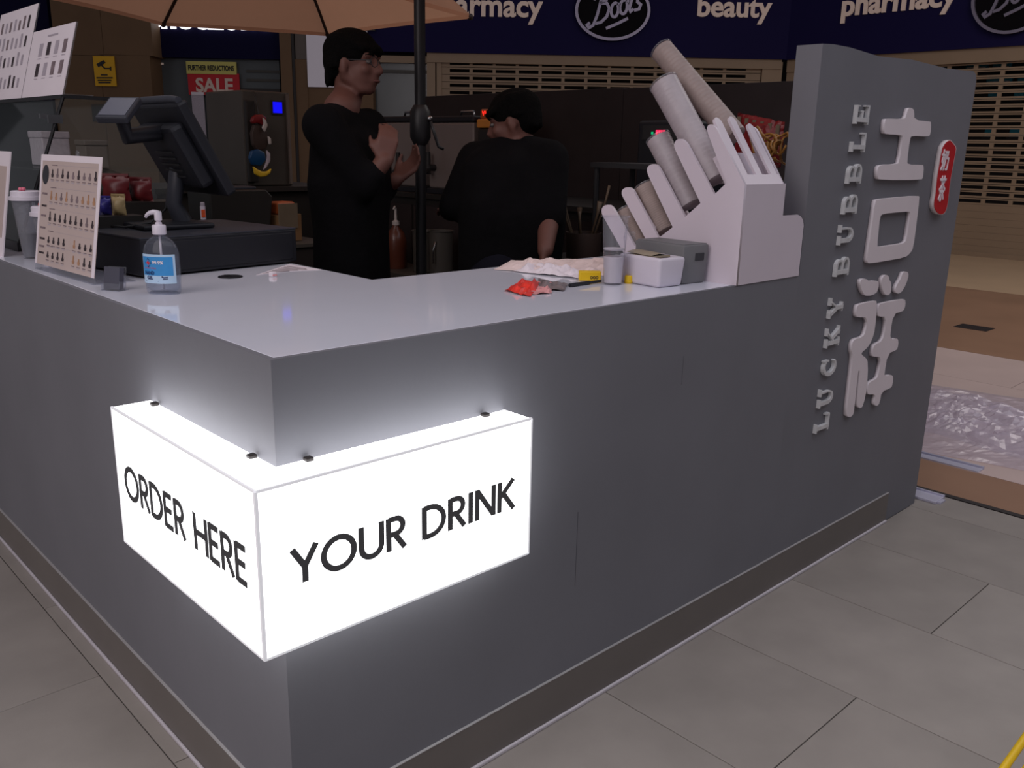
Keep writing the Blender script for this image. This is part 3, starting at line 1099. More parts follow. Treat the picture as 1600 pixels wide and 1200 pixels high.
# ORDER HERE on the left face (reads away from the far end towards the corner)
a6, b6 = U(197, 760, 0, -tk), U(386, 880, 0, -tk)
zb2 = (U(205, 783, 0, -tk).z+U(386, 913, 0, -tk).z)/2
zt2 = (U(205, 732, 0, -tk).z+U(385, 856, 0, -tk).z)/2
for mb in sans_word('ORDER HERE', a6.y-b6.y, zt2-zb2, lambda u, v, d: Vector((-tk-.0006-.0012*d, a6.y-u, zb2+v)), stroke=.165):
    mb.build('letter', 'vinyl', lb, world=True, weld=False)
for x, y in ((.06, -.012), (.50, -.012), (-.012, .07), (-.012, .52)):
    MB().box(x-.008, x+.008, y-.008, y+.008, zt_, zt_+.008).build('bracket', 'frame_dark', lb, world=True, bevel=.002)

# ================================================================== CUP DISPENSER AND WHAT STANDS AT THE RIGHT END
X1, X2 = 1.47, 1.692
cdp = thing('cup_dispenser', 'white acrylic cup and lid dispenser with slanted prongs at the counter end', 'dispenser', (X1, 0, HC))
comb_px = [(1151, 446), (1161, 289), (1119, 200), (1113, 194), (1106, 195), (1104, 203), (1135, 286), (1116, 304), (1073, 224), (1066, 217), (1058, 217), (1053, 224), (1054, 232), (1094.5, 317.5), (1070, 339),
           (1031, 264), (1026, 257), (1018, 256), (1011, 261), (1011, 270), (1051, 355), (1029, 372), (994, 306), (988, 295), (980, 292), (972, 296), (971, 304), (1008, 372), (991, 384),
           (959, 327), (953, 320), (946, 320), (940, 325), (940, 334), (984, 412)]


def comb(xa, thick, name):
    q = [U(px, py, 0, X1) for px, py in comb_px]
    pts = [(c.y, max(c.z, HC)) for c in q]
    yf = -.003 if xa == X1 else .003
    pts[0] = (yf, HC)
    pts[1] = (yf, 1.383)
    tipix = set(range(2, 6)) | set(range(8, 13)) | set(range(15, 20)) | set(range(22, 27)) | set(range(29, 34))
    for _ in range(2):
        new, nix = [], set()
        for k, p_ in enumerate(pts):
            if k not in tipix:
                new.append(p_)
                continue
            pv = Vector(p_)
            for nb2 in (Vector(pts[k-1]), Vector(pts[(k+1) % len(pts)])):
                e_ = nb2-pv
                nix.add(len(new))
                new.append(tuple(pv+e_*min(.25, .006/max(e_.length, 1e-6))))
        pts, tipix = new, nix
    pts.append((pts[-1][0]-.02, HC))
    me = curve_mesh([pts], .5)
    for v in me.vertices:
        v.co = Vector((xa+(v.co.z+.5)*thick, v.co.x, v.co.y))
    me.transform(wmat(cdp).inverted())
    link(name, me, 'white_acrylic', cdp)


comb(X1, .010, 'comb_plate')
comb(X2-.010, .010, 'comb_plate')
# lower shelf box at its right side
pf = [(X1+.010, HC), (1.822, HC), (1.822, 1.255), (1.815, 1.272), (1.80, 1.284), (1.78, 1.290), (X2, 1.290), (X2, 1.384), (X1+.010, 1.384)]
MB().prism([(x, -.003, z) for x, z in pf], (0, .0055, 0)).build('front_plate', 'white_acrylic', cdp, world=True)
pp = [(X2, HC), (1.822, HC), (1.822, 1.255), (1.815, 1.272), (1.80, 1.284), (1.78, 1.290), (X2, 1.290)]
MB().prism([(x, .28, z) for x, z in pp], (0, .008, 0)).build('side_plate', 'white_acrylic', cdp, world=True)
MB().box(1.814, 1.822, .003, .28, HC, 1.25).build('side_plate', 'white_acrylic', cdp, world=True)
MB().box(X2, 1.814, .008, .28, HC, HC+.006).build('shelf', 'white_acrylic', cdp, world=True)
# sloping front: three prongs with two open slots
sd = Vector((0, .118, .172))         # slope of the front
wn = Vector((0, -.172, .118)).normalized()*.008


def slope_bar(xa, xb, l0_, l1_, round_=True):
    o_ = Vector((0, .0, 1.383))
    pts = [Vector((xa, 0, 0))+o_+sd*l0_, Vector((xb, 0, 0))+o_+sd*l0_]
    if round_:
        r = (xb-xa)/2
        for i in range(9):
            t = PI*i/8
            pts.append(Vector(((xa+xb)/2+r*math.cos(t), 0, 0))+o_+sd*l1_+sd.normalized()*r*math.sin(t))
    else:
        pts += [Vector((xb, 0, 0))+o_+sd*l1_, Vector((xa, 0, 0))+o_+sd*l1_]
    return MB().prism(pts, -wn)


wn_ = wn.copy()
wn = wn*4
o_b = slope_bar(X1+.03, X2-.012, .10, .62, False)
for v in o_b.v:
    v -= wn_*4.5
wn = wn_
o_b.build('slot_backing', 'white_acrylic', cdp, world=True)
slope_bar(X1+.010, X2-.010, 0, .16, False).build('slope_sill', 'white_acrylic', cdp, world=True)
slope_bar(X1+.010, X1+.045, .16, .98).build('prong', 'white_acrylic', cdp, world=True)
slope_bar(X1+.090, X1+.122, .16, 1.02).build('prong', 'white_acrylic', cdp, world=True)
slope_bar(X2-.050, X2-.018, .16, .92).build('prong', 'white_acrylic', cdp, world=True)
# inner guides behind the slots and slanted floors for the channels
gd = Vector((0, .139, .152)).normalized()


def guide(y, z, ln, name='channel_floor'):
    a_ = Vector((0, y, z))
    n_ = Vector((0, -.152, .139)).normalized()*.005
    b_ = a_+gd*ln
    MB().hexa([Vector((x, 0, 0))+q for x, q in ((X1+.010, a_), (X2-.010, a_), (X2-.010, a_+n_), (X1+.010, a_+n_))],
              [Vector((x, 0, 0))+q for x, q in ((X1+.010, b_), (X2-.010, b_), (X2-.010, b_+n_), (X1+.010, b_+n_))]).build(name, 'white_acrylic', cdp, world=True)


guide(.135, 1.378, .14)
guide(.225, 1.305, .13)
guide(.315, 1.235, .12)
MB().box(X1+.010, X2-.010, .06, .20, HC, HC+.006).build('base_plate', 'white_acrylic', cdp, world=True)


def stack(name, label, base, d, ln, r0, r1, m, pitch=.014, cat='cups', lip=.0009):
    """nested cups seen as one ribbed sleeve with a hollow mouth"""
    d = Vector(d).normalized()
    X_ = Matrix.Translation(Vector(base)) @ d.to_track_quat('Z', 'Y').to_matrix().to_4x4()
    o = thing(name, label, cat, base)
    prof = [(r0*.8, 0), (r0, .004)]
    n = int(ln/pitch)
    for i in range(n):
        z0 = .004+i*pitch
        r = r0+(r1-r0)*i/max(1, n-1)
        prof += [(r, z0+pitch*.15), (r+lip, z0+pitch*.55), (r+lip, z0+pitch*.8), (r, z0+pitch*.95)]
    zt__ = prof[-1][1]
    MB().lathe(prof+[(r1*.9, zt__+.001), (r1*.82, zt__-.03), (.0, zt__-.032)], 24, X_).build('sleeves', m, o, world=True, smooth=.9)
    MB().lathe([(r1-.001, zt__), (r1+.003, zt__+.001), (r1+.003, zt__+.005), (r1-.001, zt__+.006)], 24, X_).build('top_rim', 'clear_plastic', o, world=True, smooth=.9)
    return o


XA = 1.527
b_ = U(1121, 283, 0, XA)
t_px = U(1036, 128, 0, XA)
stack('cup_stack', 'long stack of milky plastic cups in the widest dispenser slot', b_, t_px-b_, (t_px-b_).length, .040, .043, 'cup_milky')
XB = 1.627
b_ = U(1150, 215, 0, XB)
t_px = U(1034, 78, 0, XB)
stack('cup_stack', 'longest stack of clear cups leaning out behind the milky stack', b_, t_px-b_, (t_px-b_).length, .036, .036, 'cup_dim')
XC = 1.527
b_ = U(1081, 322, 0, XC)
t_px = U(1029, 217, 0, XC)
stack('cup_stack', 'short stack of milky cups in the middle dispenser slot', b_, t_px-b_, (t_px-b_).length, .035, .037, 'cup_milky')
b_ = U(1042, 362, 0, XC)
t_px = U(1008, 292, 0, XC)
stack('lid_stack', 'stack of brownish lids in the second dispenser slot', b_, t_px-b_, (t_px-b_).length, .032, .032, 'sleeve', .007, 'lids', .0035)
b_ = U(1001, 380, 0, XC)
t_px = U(976, 330, 0, XC)
stack('lid_stack', 'small stack of pale lids in the frontmost low dispenser slot', b_, t_px-b_, (t_px-b_).length, .024, .024, 'sleeve', .006, 'lids', .003)

# grey storage box and white napkin box
def tapered(x0, x1, y0, y1, z0, z1, t, rz=0, c=None):
    b = [Vector((x0+t, y0+t, z0)), Vector((x1-t, y0+t, z0)), Vector((x1-t, y1-t, z0)), Vector((x0+t, y1-t, z0))]
    tt = [Vector((x0, y0, z1)), Vector((x1, y0, z1)), Vector((x1, y1, z1)), Vector((x0, y1, z1))]
    return MB().hexa(b, tt)


rzb = -.10
gb = thing('storage_box', 'grey plastic storage box with a handle slot beside the cup dispenser', 'box', (1.414, .192, HC), rzb)
W2, D2, H2 = .054, .098, .112
tapered(-W2, W2, -D2, D2, 0, H2, .004).build('body', 'grey_box', gb, bevel=.006, smooth=.6)
tapered(-W2+.006, W2-.006, -D2+.006, D2-.006, H2, H2+.002, 0).build('lid', 'grey_box', gb)
MB().box(-.004, .034, -D2-.0012, -D2+.004, H2-.046, H2-.024).build('handle_slot', 'slot_dark', gb, bevel=.002)
nb = thing('napkin_box', 'open white plastic box of brown napkins beside the clear beaker', 'box', (1.298, .172, HC), rzb)
W3, D3, H3 = .054, .082, .083
mb = tapered(-W3, W3, -D3, D3, 0, H3, .006)
o_ = mb.build('tub', 'white_plastic', nb, bevel=.010, segs=3, smooth=.6)
bm = bmesh.new()
bm.from_mesh(o_.data)
top = max(bm.faces, key=lambda f: f.calc_center_median().z)
r_ = bmesh.ops.inset_region(bm, faces=[top], thickness=.005)
bmesh.ops.translate(bm, verts=top.verts, vec=(0, 0, -.05))
bm.to_mesh(o_.data)
bm.free()
nk = MB()
for i in range(5):
    zz_ = .05+i*.007
    nk.box(-W3*.74, W3*.74-.001*i, -D3*.45, D3*.8, zz_, zz_+.0055)
nk.build('napkins', 'napkin', nb, bevel=.001, kind='stuff')
nk = MB()
nk.grid(lambda u, v: Vector((-W3*.74+u*W3*1.4, -D3*.42+v*D3*1.2, .0845+.005*math.sin(u*3.1)+.003*v)), 8, 4)
nk.build('top_napkin', 'napkin', nb)

# clear beaker with a white cup inside
bk = T(957, 444)
be = thing('beaker', 'tall clear plastic beaker holding a milky white cup', 'beaker', (bk.x, bk.y, HC))
MB().lathe([(.0, .002), (.026, .002), (.0265, .004), (.036, .188), (.0405, .189), (.0405, .192), (.036, .1925), (.0358, .192)], 28, open_=True).build('cup', 'clear_plastic', be, smooth=.7)
MB().lathe([(0, .006), (.0245, .006), (.0280, .078), (.0270, .0785), (0, .079)], 24).build('milky_drink', 'milk', be, smooth=.7)
MB().lathe([(.0285, .098), (.0295, .099), (.0305, .102), (.0285, .102)], 24).build('inner_rim', 'milk', be, smooth=.7)
mb = MB()
mb.grid(lambda u, v: Vector((.034+.035*u+.004*math.sin(9*v), .01*math.sin(5*u)-.01, .185-.09*v-.05*u+.006*math.sin(17*u+6*v))), 8, 10)
mb.build('hanging_film', 'clear_plastic', be, smooth=True)
mp = T(968, 444)
mb = MB()
mb.lathe([(0, 0), (.011, 0), (.012, .003), (.012, .020), (.010, .023), (0, .023)], 16)
o = thing('yellow_cap', 'small yellow screw cap lying against the clear beaker', 'cap', (mp.x+.035, mp.y-.004, HC))
mb.build('cap', 'yellow', o, smooth=.6)
MB().lathe([(.0118, .004), (.0128, .005), (.0128, .007), (.0118, .008)], 16).build('ridge', 'yellow', o, smooth=.6)

# yellow tape box with black marks, black pen
yt = T(926, 441)
o = thing('tape_box', 'small yellow box with black marks beside the clear beaker', 'box', (yt.x+.02, yt.y+.03, HC), -.72)
MB().box(-.032, .032, -.012, .012, 0, .028).build('box', 'yellow', o, bevel=.003)
mb = MB()
for i in range(3):
    ribbon(mb, arc(.004+.008*i, .010, .003, .004, 0, 330, 8), .002, lambda u, v, d: Vector((u, -.0121-.0004*d, v)), closed=True)
mb.build('mark', 'ink', o, kind='stuff')
pa, pb = T(890, 449), T(938, 442)
o = thing('pen', 'black marker pen lying in front of the yellow box', 'pen', (pa.x, pa.y, HC))
dv = (pb-pa)
MB().tube([Vector((0, 0, .0055)), Vector((0, 0, .0055))+dv*.62], .0055, 10).build('barrel', 'black_plastic', o, smooth=.6)
MB().tube([Vector((0, 0, .0055))+dv*.62, Vector((0, 0, .0055))+dv*.66, Vector((0, 0, .0055))+dv], [.0055, .004, .004], 10).build('cap', 'ink', o, smooth=.6)


# crumpled things on the worktop
def crumple(fn, nu, nv, amp, seed, freq=14):
    def g(u, v):
        p_ = fn(u, v)
        n_ = noise.fractal(Vector((p_.x*freq+seed, p_.y*freq, seed)), .9, 2.1, 4)
        e_ = min(1, min(u, 1-u, v, 1-v)*5+.25)
        return Vector((p_.x+.25*amp*noise.noise(Vector((p_.y*freq, seed, p_.x*freq))), p_.y, p_.z+abs(n_)*amp*e_+.0012))
    return MB().grid(g, nu, nv)


def quadfn(a, b, c, d):
    return lambda u, v: (a.lerp(b, u)).lerp(d.lerp(c, u), v)


A_, B_, C_, D_ = T(772, 422), T(950, 432), T(985, 404), T(798, 408)
o = thing('paper_bag', 'crumpled cream paper bag lying flat at the back of the worktop', 'bag', ((A_+C_)/2))
crumple(quadfn(A_, B_, C_, D_), 34, 16, .022, 3.1, 16).build('sheet', 'paper_cream', o, world=True)
crumple(quadfn(T(800, 425), T(905, 436), T(915, 424), T(830, 414)), 20, 10, .026, 8.4, 18).build('fold', 'paper', o, world=True)
A_, B_, C_, D_ = T(787, 455), T(828, 465), T(845, 445), T(815, 440)
o = thing('sweet_wrapper', 'torn red and grey sweet wrapper on the worktop', 'wrapper', (T(830, 455)))
crumple(quadfn(A_, B_, C_, D_), 12, 9, .034, 5.2, 15).build('red_end', 'candy_red', o, world=True)
crumple(quadfn(T(818, 462), T(862, 459), T(866, 444), T(836, 441)), 12, 8, .030, 9.9, 14).build('pink_side', 'candy_pale', o, world=True)
crumple(quadfn(T(832, 452), T(880, 456), T(888, 446), T(842, 436)), 12, 8, .030, 2.2, 12).build('grey_side', 'candy_grey', o, world=True)

# ================================================================== LEFT WING OF THE COUNTER
# hand gel
gp = T(253, 460)
gz = math.atan2(RH.y, RH.x)
gel = thing('hand_gel', 'clear pump bottle of hand gel with a blue label', 'bottle', (gp.x+.012, gp.y+.014, HC), gz-.12)
AX, AY = .046, .028
MB().lathe([(0, .004), (.75, .004), (.86, .0), (.93, .004), (.96, .012), (1.0, .05), (1.0, .092), (.97, .105), (.88, .119), (.72, .130), (.5, .138), (.34, .142), (.30, .147), (.30, .152)], 40, None, AX, AY).build('bottle', 'gel_clear', gel, smooth=.8)
MB().lathe([(0, .007), (.70, .007), (.90, .014), (.95, .05), (.95, .088), (.90, .094), (0, .094)], 32, None, AX, AY).build('gel', 'gel_clear', gel, smooth=.8)
MB().lathe([(.014, .146), (.0165, .148), (.0165, .167), (.015, .170), (.008, .171), (.008, .176)], 20).build('collar', 'white_plastic', gel, smooth=.6)
MB().lathe([(.0055, .170), (.0055, .180), (.0088, .181), (.0088, .199), (.0075, .203), (0, .2035)], 16).build('pump_head', 'white_plastic', gel, smooth=.6)
MB().tube([(0, 0, .199), (-.012, 0, .2005), (-.022, 0, .198), (-.029, 0, .193), (-.033, 0, .187)], [.0065, .006, .0052, .0045, .0035], 10).build('spout', 'white_plastic', gel, smooth=True)
MB().tube([(0, 0, .012), (0, 0, .15)], .003, 8).build('dip_tube', 'milk', gel, smooth=True)


def wrap(off):
    def f(u, v, d):                  # u metres across (0 = centre), v metres up
        s = max(-.98, min(.98, u/(AX+.0004)))
        k = 1.0 if v > .05 else .96+.04*(v-.012)/.038
        return Vector((u, -math.sqrt(1-s*s)*AY*k-.0006-off-.0003*d, v))
    return f


w0 = wrap(0)
MB().grid(lambda u, v: w0(-.042+.084*u, .028+.072*v, 0), 20, 6).build('label_back', 'gel_pale', gel, smooth=True)
w1 = wrap(.0003)
MB().grid(lambda u, v: w1(-.040+.078*u, .048+.046*v, 0), 20, 6).build('label_field', 'gel_blue', gel, smooth=True)
w2 = wrap(.0006)
link('slogan', fit_map(text_mesh('HAND', .02, .03), lambda u, v, d: w2(-.034+u, .056+v-.006, d), w=.028, h=.009), 'gel_navy', gel)
link('slogan', fit_map(text_mesh('GEL', .02, .03), lambda u, v, d: w2(-.028+u, .038+v, d), w=.017, h=.009), 'gel_navy', gel)
link('slogan', fit_map(text_mesh('99.9%', .02, .03), lambda u, v, d: w2(-.010+u, .076+v, d), w=.028, h=.008), 'paper', gel)
link('slogan', fit_map(text_mesh('ANTIBACTERIAL', .02, .0), lambda u, v, d: w2(-.034+u, .0645+v, d), w=.034, h=.0035), 'gel_pink', gel)
mb = MB()
mb.add([w2(-.032, .079, 0), w2(-.022, .067, 0), w2(-.012, .079, 0), w2(-.022, .091, 0)], [(0, 1, 2, 3)])
mb.build('diamond_logo', 'gel_navy', gel)
mb = MB()
w3 = wrap(.0009)
ribbon(mb, [(-.027, .079), (-.017, .079)], .004, w3)
ribbon(mb, [(-.022, .073), (-.022, .085)], .003, w3)
mb.build('cross_logo', 'gel_red', gel)
mb = MB()
ribbon(mb, [(.012, .046), (.016, .043), (.026, .044)], .003, w2)
ribbon(mb, [(.014, .039), (.026, .040)], .0015, w2)
ribbon(mb, [(-.034, .034), (.004, .034)], .001, w2)
mb.build('small_print', 'gel_navy', gel, kind='stuff')

# card holder
cp = T(177, 455)
ch_ = thing('card_holder', 'little clear holder of dark cards beside the hand gel', 'card holder', (cp.x, cp.y+.01, HC), gz-.30)
X_ = Matrix.Rotation(-.18, 4, 'X')
MB().box(-.024, .024, -.003, .014, .004, .060, X_).build('cards', 'card_dark', ch_, bevel=.0008, segs=1)
MB().box(-.027, .027, .015, .0175, .0, .062, X_).build('back_plate', 'acrylic', ch_)
MB().box(-.027, .027, -.0065, -.004, .0, .018, X_).build('front_lip', 'acrylic', ch_)
for sx_ in (-1, 1):
    MB().box(sx_*.0275-.001, sx_*.0275+.001, -.0065, .0175, 0, .024, X_).build('cheek', 'acrylic', ch_)
MB().box(-.027, .027, -.008, .030, 0, .002).build('foot', 'acrylic', ch_)


# acrylic menu holder
def menu_frame(bl, br, tl, tr, label, name, rows):
    o = thing(name, label, 'menu', bl.lerp(br, .5))
    n_ = (br-bl).cross(tl-bl).normalized()   # towards the customer
    if n_.dot(CAM-bl) < 0:
        n_ = -n_

    def q(u, v, d):
        return (bl.lerp(br, u)).lerp(tl.lerp(tr, u), v)+n_*d
    o['_n'] = 0
    MB().hexa([q(0, 0, 0), q(1, 0, 0), q(1, 0, .0012), q(0, 0, .0012)], [q(0, 1, 0), q(1, 1, 0), q(1, 1, .0012), q(0, 1, .0012)]).build('sheet', rows.get('base', 'paper'), o, world=True)
    return o, q


bl, br = Vector((.030, 1.449, HC)), Vector((.054, 1.033, HC))
tl, tr = Vector((.084, 1.449, 1.426)), Vector((.108, 1.033, 1.426))
o, q = menu_frame(bl.lerp(tl, .055), br.lerp(tr, .055), tl, tr, 'acrylic stand with a menu of small drink photos', 'menu_stand', {'base': 'photo_pale'})
MB().hexa([bl, br, br+Vector((-.0, 0, .0)), bl], [tl, tr, tr, tl])
nq = lambda mb, u0, u1, v0, v1, d: mb.add([q(u0, v0, d), q(u1, v0, d), q(u1, v1, d), q(u0, v1, d)], [(0, 1, 2, 3)])
mbw = MB()
nq(mbw, .0, 1, .945, 1, .0015)
nq(mbw, .0, .035, 0, .945, .0015)
nq(mbw, .955, 1, 0, .945, .0015)
mbw.build('border', 'paper', o, world=True)
mb = MB()
mb.add([q(.10+.058*math.cos(t*PI/12), .82+.088*math.sin(t*PI/12), .0018) for t in range(24)], [tuple(range(24))])
mb.build('oval_logo', 'logo_dark', o, world=True)
prints = {'print_dark': MB(), 'print_tan': MB(), 'print_mid': MB(), 'print_light': MB()}
random.seed(11)


def drink(u, v, w_, h_, m):
    mb_ = prints[m]
    k = random.uniform(.7, 1)
    mb_.add([q(u-w_*.30, v, .0018), q(u+w_*.30, v, .0018), q(u+w_*.45, v+h_*.35, .0018), q(u-w_*.45, v+h_*.35, .0018)], [(0, 1, 2, 3)])
    mb_.add([q(u-w_*.25, v+h_*.35, .0018), q(u+w_*.25, v+h_*.35, .0018), q(u+w_*.18, v+h_*k, .0018), q(u-w_*.18, v+h_*k, .0018)], [(0, 1, 2, 3)])
    nq(prints['print_mid'], u-w_*.55, u+w_*.55, v-.024, v-.017, .0017)
    nq(prints['print_light'], u-w_*.45, u+w_*.45, v-.036, v-.030, .0017)


for row, (v, tone) in enumerate(((.80, 'd'), (.60, 't'), (.41, 'd'), (.21, 'm'), (.075, 'm'))):
    n = 9
    for i in range(n):
        u = .22+.70*i/(n-1)
        if tone == 'm' and i == 4:
            continue
        m = {'d': random.choice(['print_dark', 'print_dark', 'print_mid']), 't': random.choice(['print_tan', 'print_tan', 'print_mid']), 'm': random.choice(['print_dark', 'print_tan', 'print_dark'])}[tone]
        drink(u, v, .05, .085 if tone != 'm' else .075, m)
    nq(prints['print_mid'], .2, .30, v+.105, v+.112, .0017)
    nq(prints['print_light'], .32, .93, v+.108, v+.110, .0017)
for v in (.64, .53, .44, .33, .23, .16, .10):
    nq(prints['print_dark' if v in (.53, .23, .10) else 'print_mid'], .06, .15, v, v+.018, .0017)
for k_, mb in prints.items():
    mb.build('print', k_, o, world=True, weld=False, kind='stuff')
MB().hexa([bl, br, br+Vector((.004, 0, 0)), bl+Vector((.004, 0, 0))], [bl.lerp(tl, .055), br.lerp(tr, .055), br.lerp(tr, .055)+Vector((.004, 0, 0)), bl.lerp(tl, .055)+Vector((.004, 0, 0))]).build('acrylic_foot', 'acrylic', o, world=True)
MB().hexa([bl, br, br+Vector((.11, 0, 0)), bl+Vector((.11, 0, 0))], [p_+Vector((0, 0, .003)) for p_ in (bl, br, br+Vector((.11, 0, 0)), bl+Vector((.11, 0, 0)))]).build('acrylic_base', 'acrylic', o, world=True)
kp = q(.60, 1, 0)
MB().lathe([(.003, -.002), (.008, 0), (.008, .004), (.003, .006)], 14, Matrix.Translation(kp+Vector((0, 0, .006))) @ Matrix.Rotation(PI/2, 4, 'Y')).build('hanging_ring', 'acrylic', o, world=True)

# second stand at the frame edge
bl2, br2 = Vector((.03, 2.10, HC)), Vector((.03, 1.80, HC))
g1, g2 = U(16, 237, 0, .085), U(2, 318, 0, .052)
b2 = thing('menu_stand', 'pale framed menu cut off by the left edge', 'menu', Vector((.03, g1.y+.15, HC)))
yR = g1.y
MB().hexa([Vector((.03, yR+.36, HC)), Vector((.03, yR+.02, HC)), Vector((.034, yR+.02, HC)), Vector((.034, yR+.36, HC))],
          [Vector((.085, yR+.34, g1.z)), Vector((.085, yR, g1.z)), Vector((.089, yR, g1.z)), Vector((.089, yR+.34, g1.z))]).build('sheet', 'paper', b2, world=True)
MB().hexa([Vector((.0385, yR+.34, HC+.06)), Vector((.0385, yR+.04, HC+.06)), Vector((.0395, yR+.04, HC+.06)), Vector((.0395, yR+.34, HC+.06))],
          [Vector((.0765, yR+.32, g1.z-.045)), Vector((.0765, yR+.025, g1.z-.045)), Vector((.0775, yR+.025, g1.z-.045)), Vector((.0775, yR+.32, g1.z-.045))]).build('print', 'photo_pale', b2, world=True)


# lidded sample cups
def sample_cup(x, y, h, r, label, tip):
    o = thing('sample_cup', label, 'cup', (x, y, HC), 0, 'lidded sample cups on the counter')
    MB().lathe([(0, .001), (r*.62, .001), (r*.64, .004), (r*.98, h), (r*.96, h), (r*.60, .006), (0, .005)], 22).build('cup', 'clear_plastic', o, smooth=.7)
    MB().lathe([(r*.98, h-.008), (r*1.12, h-.008), (r*1.12, h+.003), (r*1.0, h+.004), (r*.98, h+.018), (r*.9, h+.021), (0, h+.021)], 22).build('lid', 'white_plastic', o, smooth=.7)
    mb = MB()
    for t in range(5):
        mb.ball((.006*math.cos(t*1.257)-r*.2, .006*math.sin(t*1.257), h+.026), .0055, seg=8, rings=6)
    mb.build('topper', tip, o, smooth=True)
    MB().lathe([(0, .006), (r*.6, .006), (r*.72, h*.42), (0, h*.42)], 20).build('drink', 'dark_grey_plastic' if tip == 'pink' else 'print_light', o, smooth=.7)


sample_cup(.100, 1.715, .190, .044, 'taller clear sample cup with white lid and pink topper', 'pink')
sample_cup(.112, 1.575, .150, .040, 'shorter clear sample cup with white lid and red topper, half hidden by the menu', 'candy_red')

# glass display case with two boards on top
gc = thing('display_case', 'glass display case with slanted front on the counter', 'display case', (.36, 2.4, HC))
YC0, YC1, XT, XBm, XK, ZT, ZB = 1.92, 3.2, .306, .120, .68, 1.606, HC+.03


def pane(pts, vec, name, m='glass'):
    MB().prism(pts, vec).build(name, m, gc, world=True)


pane([(XBm, YC0, ZB), (XK, YC0, ZB), (XK, YC0, ZT), (XT, YC0, ZT)], (0, .005, 0), 'side_pane')
pane([(XBm, YC0, ZB), (XBm, YC1, ZB), (XT, YC1, ZT), (XT, YC0, ZT)], (.005, 0, 0), 'front_pane')
MB().box(XT, XK, YC0, YC1, ZT, ZT+.006).build('top_pane', 'glass', gc, world=True)
MB().box(XT-.006, XT+.006, YC0-.004, YC1, ZT-.004, ZT+.008).build('top_rail', 'case_frame', gc, world=True)
MB().box(XT+.006, XK, YC0-.004, YC0+.006, ZT-.004, ZT+.008).build('top_rail', 'case_frame', gc, world=True)
MB().box(XBm-.01, XK, YC0-.004, YC1, HC, ZB).build('base', 'case_frame', gc, world=True)
MB().tube([(XBm, YC0, ZB), (XT, YC0, ZT)], .006, 8).build('edge_trim', 'case_frame', gc, world=True)
MB().box(XK, XK+.005, YC0, YC1, ZB, ZT).build('back_pane', 'glass', gc, world=True)
MB().box(.26, XK, YC0+.02, YC1, 1.36, 1.367).build('shelf', 'glass', gc, world=True)
MB().box(.225, .245, YC0-.012, YC0+.006, 1.535, 1.550).build('clip', 'steel', gc, world=True)
MB().box(.25, .295, YC0-.008, YC0+.004, 1.520, 1.548).build('hinge', 'steel', gc, world=True)
for (x, y, sx, sy, sz, z0, m, lab, nm) in [(.42, 2.50, .10, .16, .13, 1.368, 'print_light', 'pale box on the upper shelf of the display case, left', 'pastry_box'),
                                    (.46, 2.15, .08, .10, .10, 1.368, 'column_grey', 'greyish box on the upper shelf of the display case, right', 'pastry_box')]:
    o = thing(nm, lab, 'box', (x, y, z0), 0)
    MB().box(-sx/2, sx/2, -sy/2, sy/2, 0, sz*.8).build('tray', m, o, bevel=.004)
    MB().box(-sx/2-.003, sx/2+.003, -sy/2-.003, sy/2+.003, sz*.8, sz).build('lid', m, o, bevel=.004)
o = thing('cake_stand', 'dark domed stand inside the display case', 'stand', (.47, 2.14, ZB))
MB().lathe([(0, 0), (.10, 0), (.10, .012), (.03, .02), (.025, .10), (.13, .115), (.13, .125), (0, .125)], 24).build('foot', 'machine_dark', o, smooth=.6)
MB().lathe([(.12, .126), (.118, .17), (.09, .215), (.04, .235), (0, .238)], 24).build('dome', 'frame_dark', o, smooth=True)
o = thing('glass_jar', 'squat glass jar inside the display case near the front pane', 'jar', (.24, 2.15, ZB))
MB().lathe([(0, 0), (.05, 0), (.055, .006), (.055, .06), (.045, .075), (.045, .085)], 20).build('jar', 'clear_plastic', o, smooth=.7)
MB().lathe([(.048, .083), (.05, .085), (.05, .1), (.046, .104), (0, .105)], 20).build('lid', 'steel', o, smooth=.6)

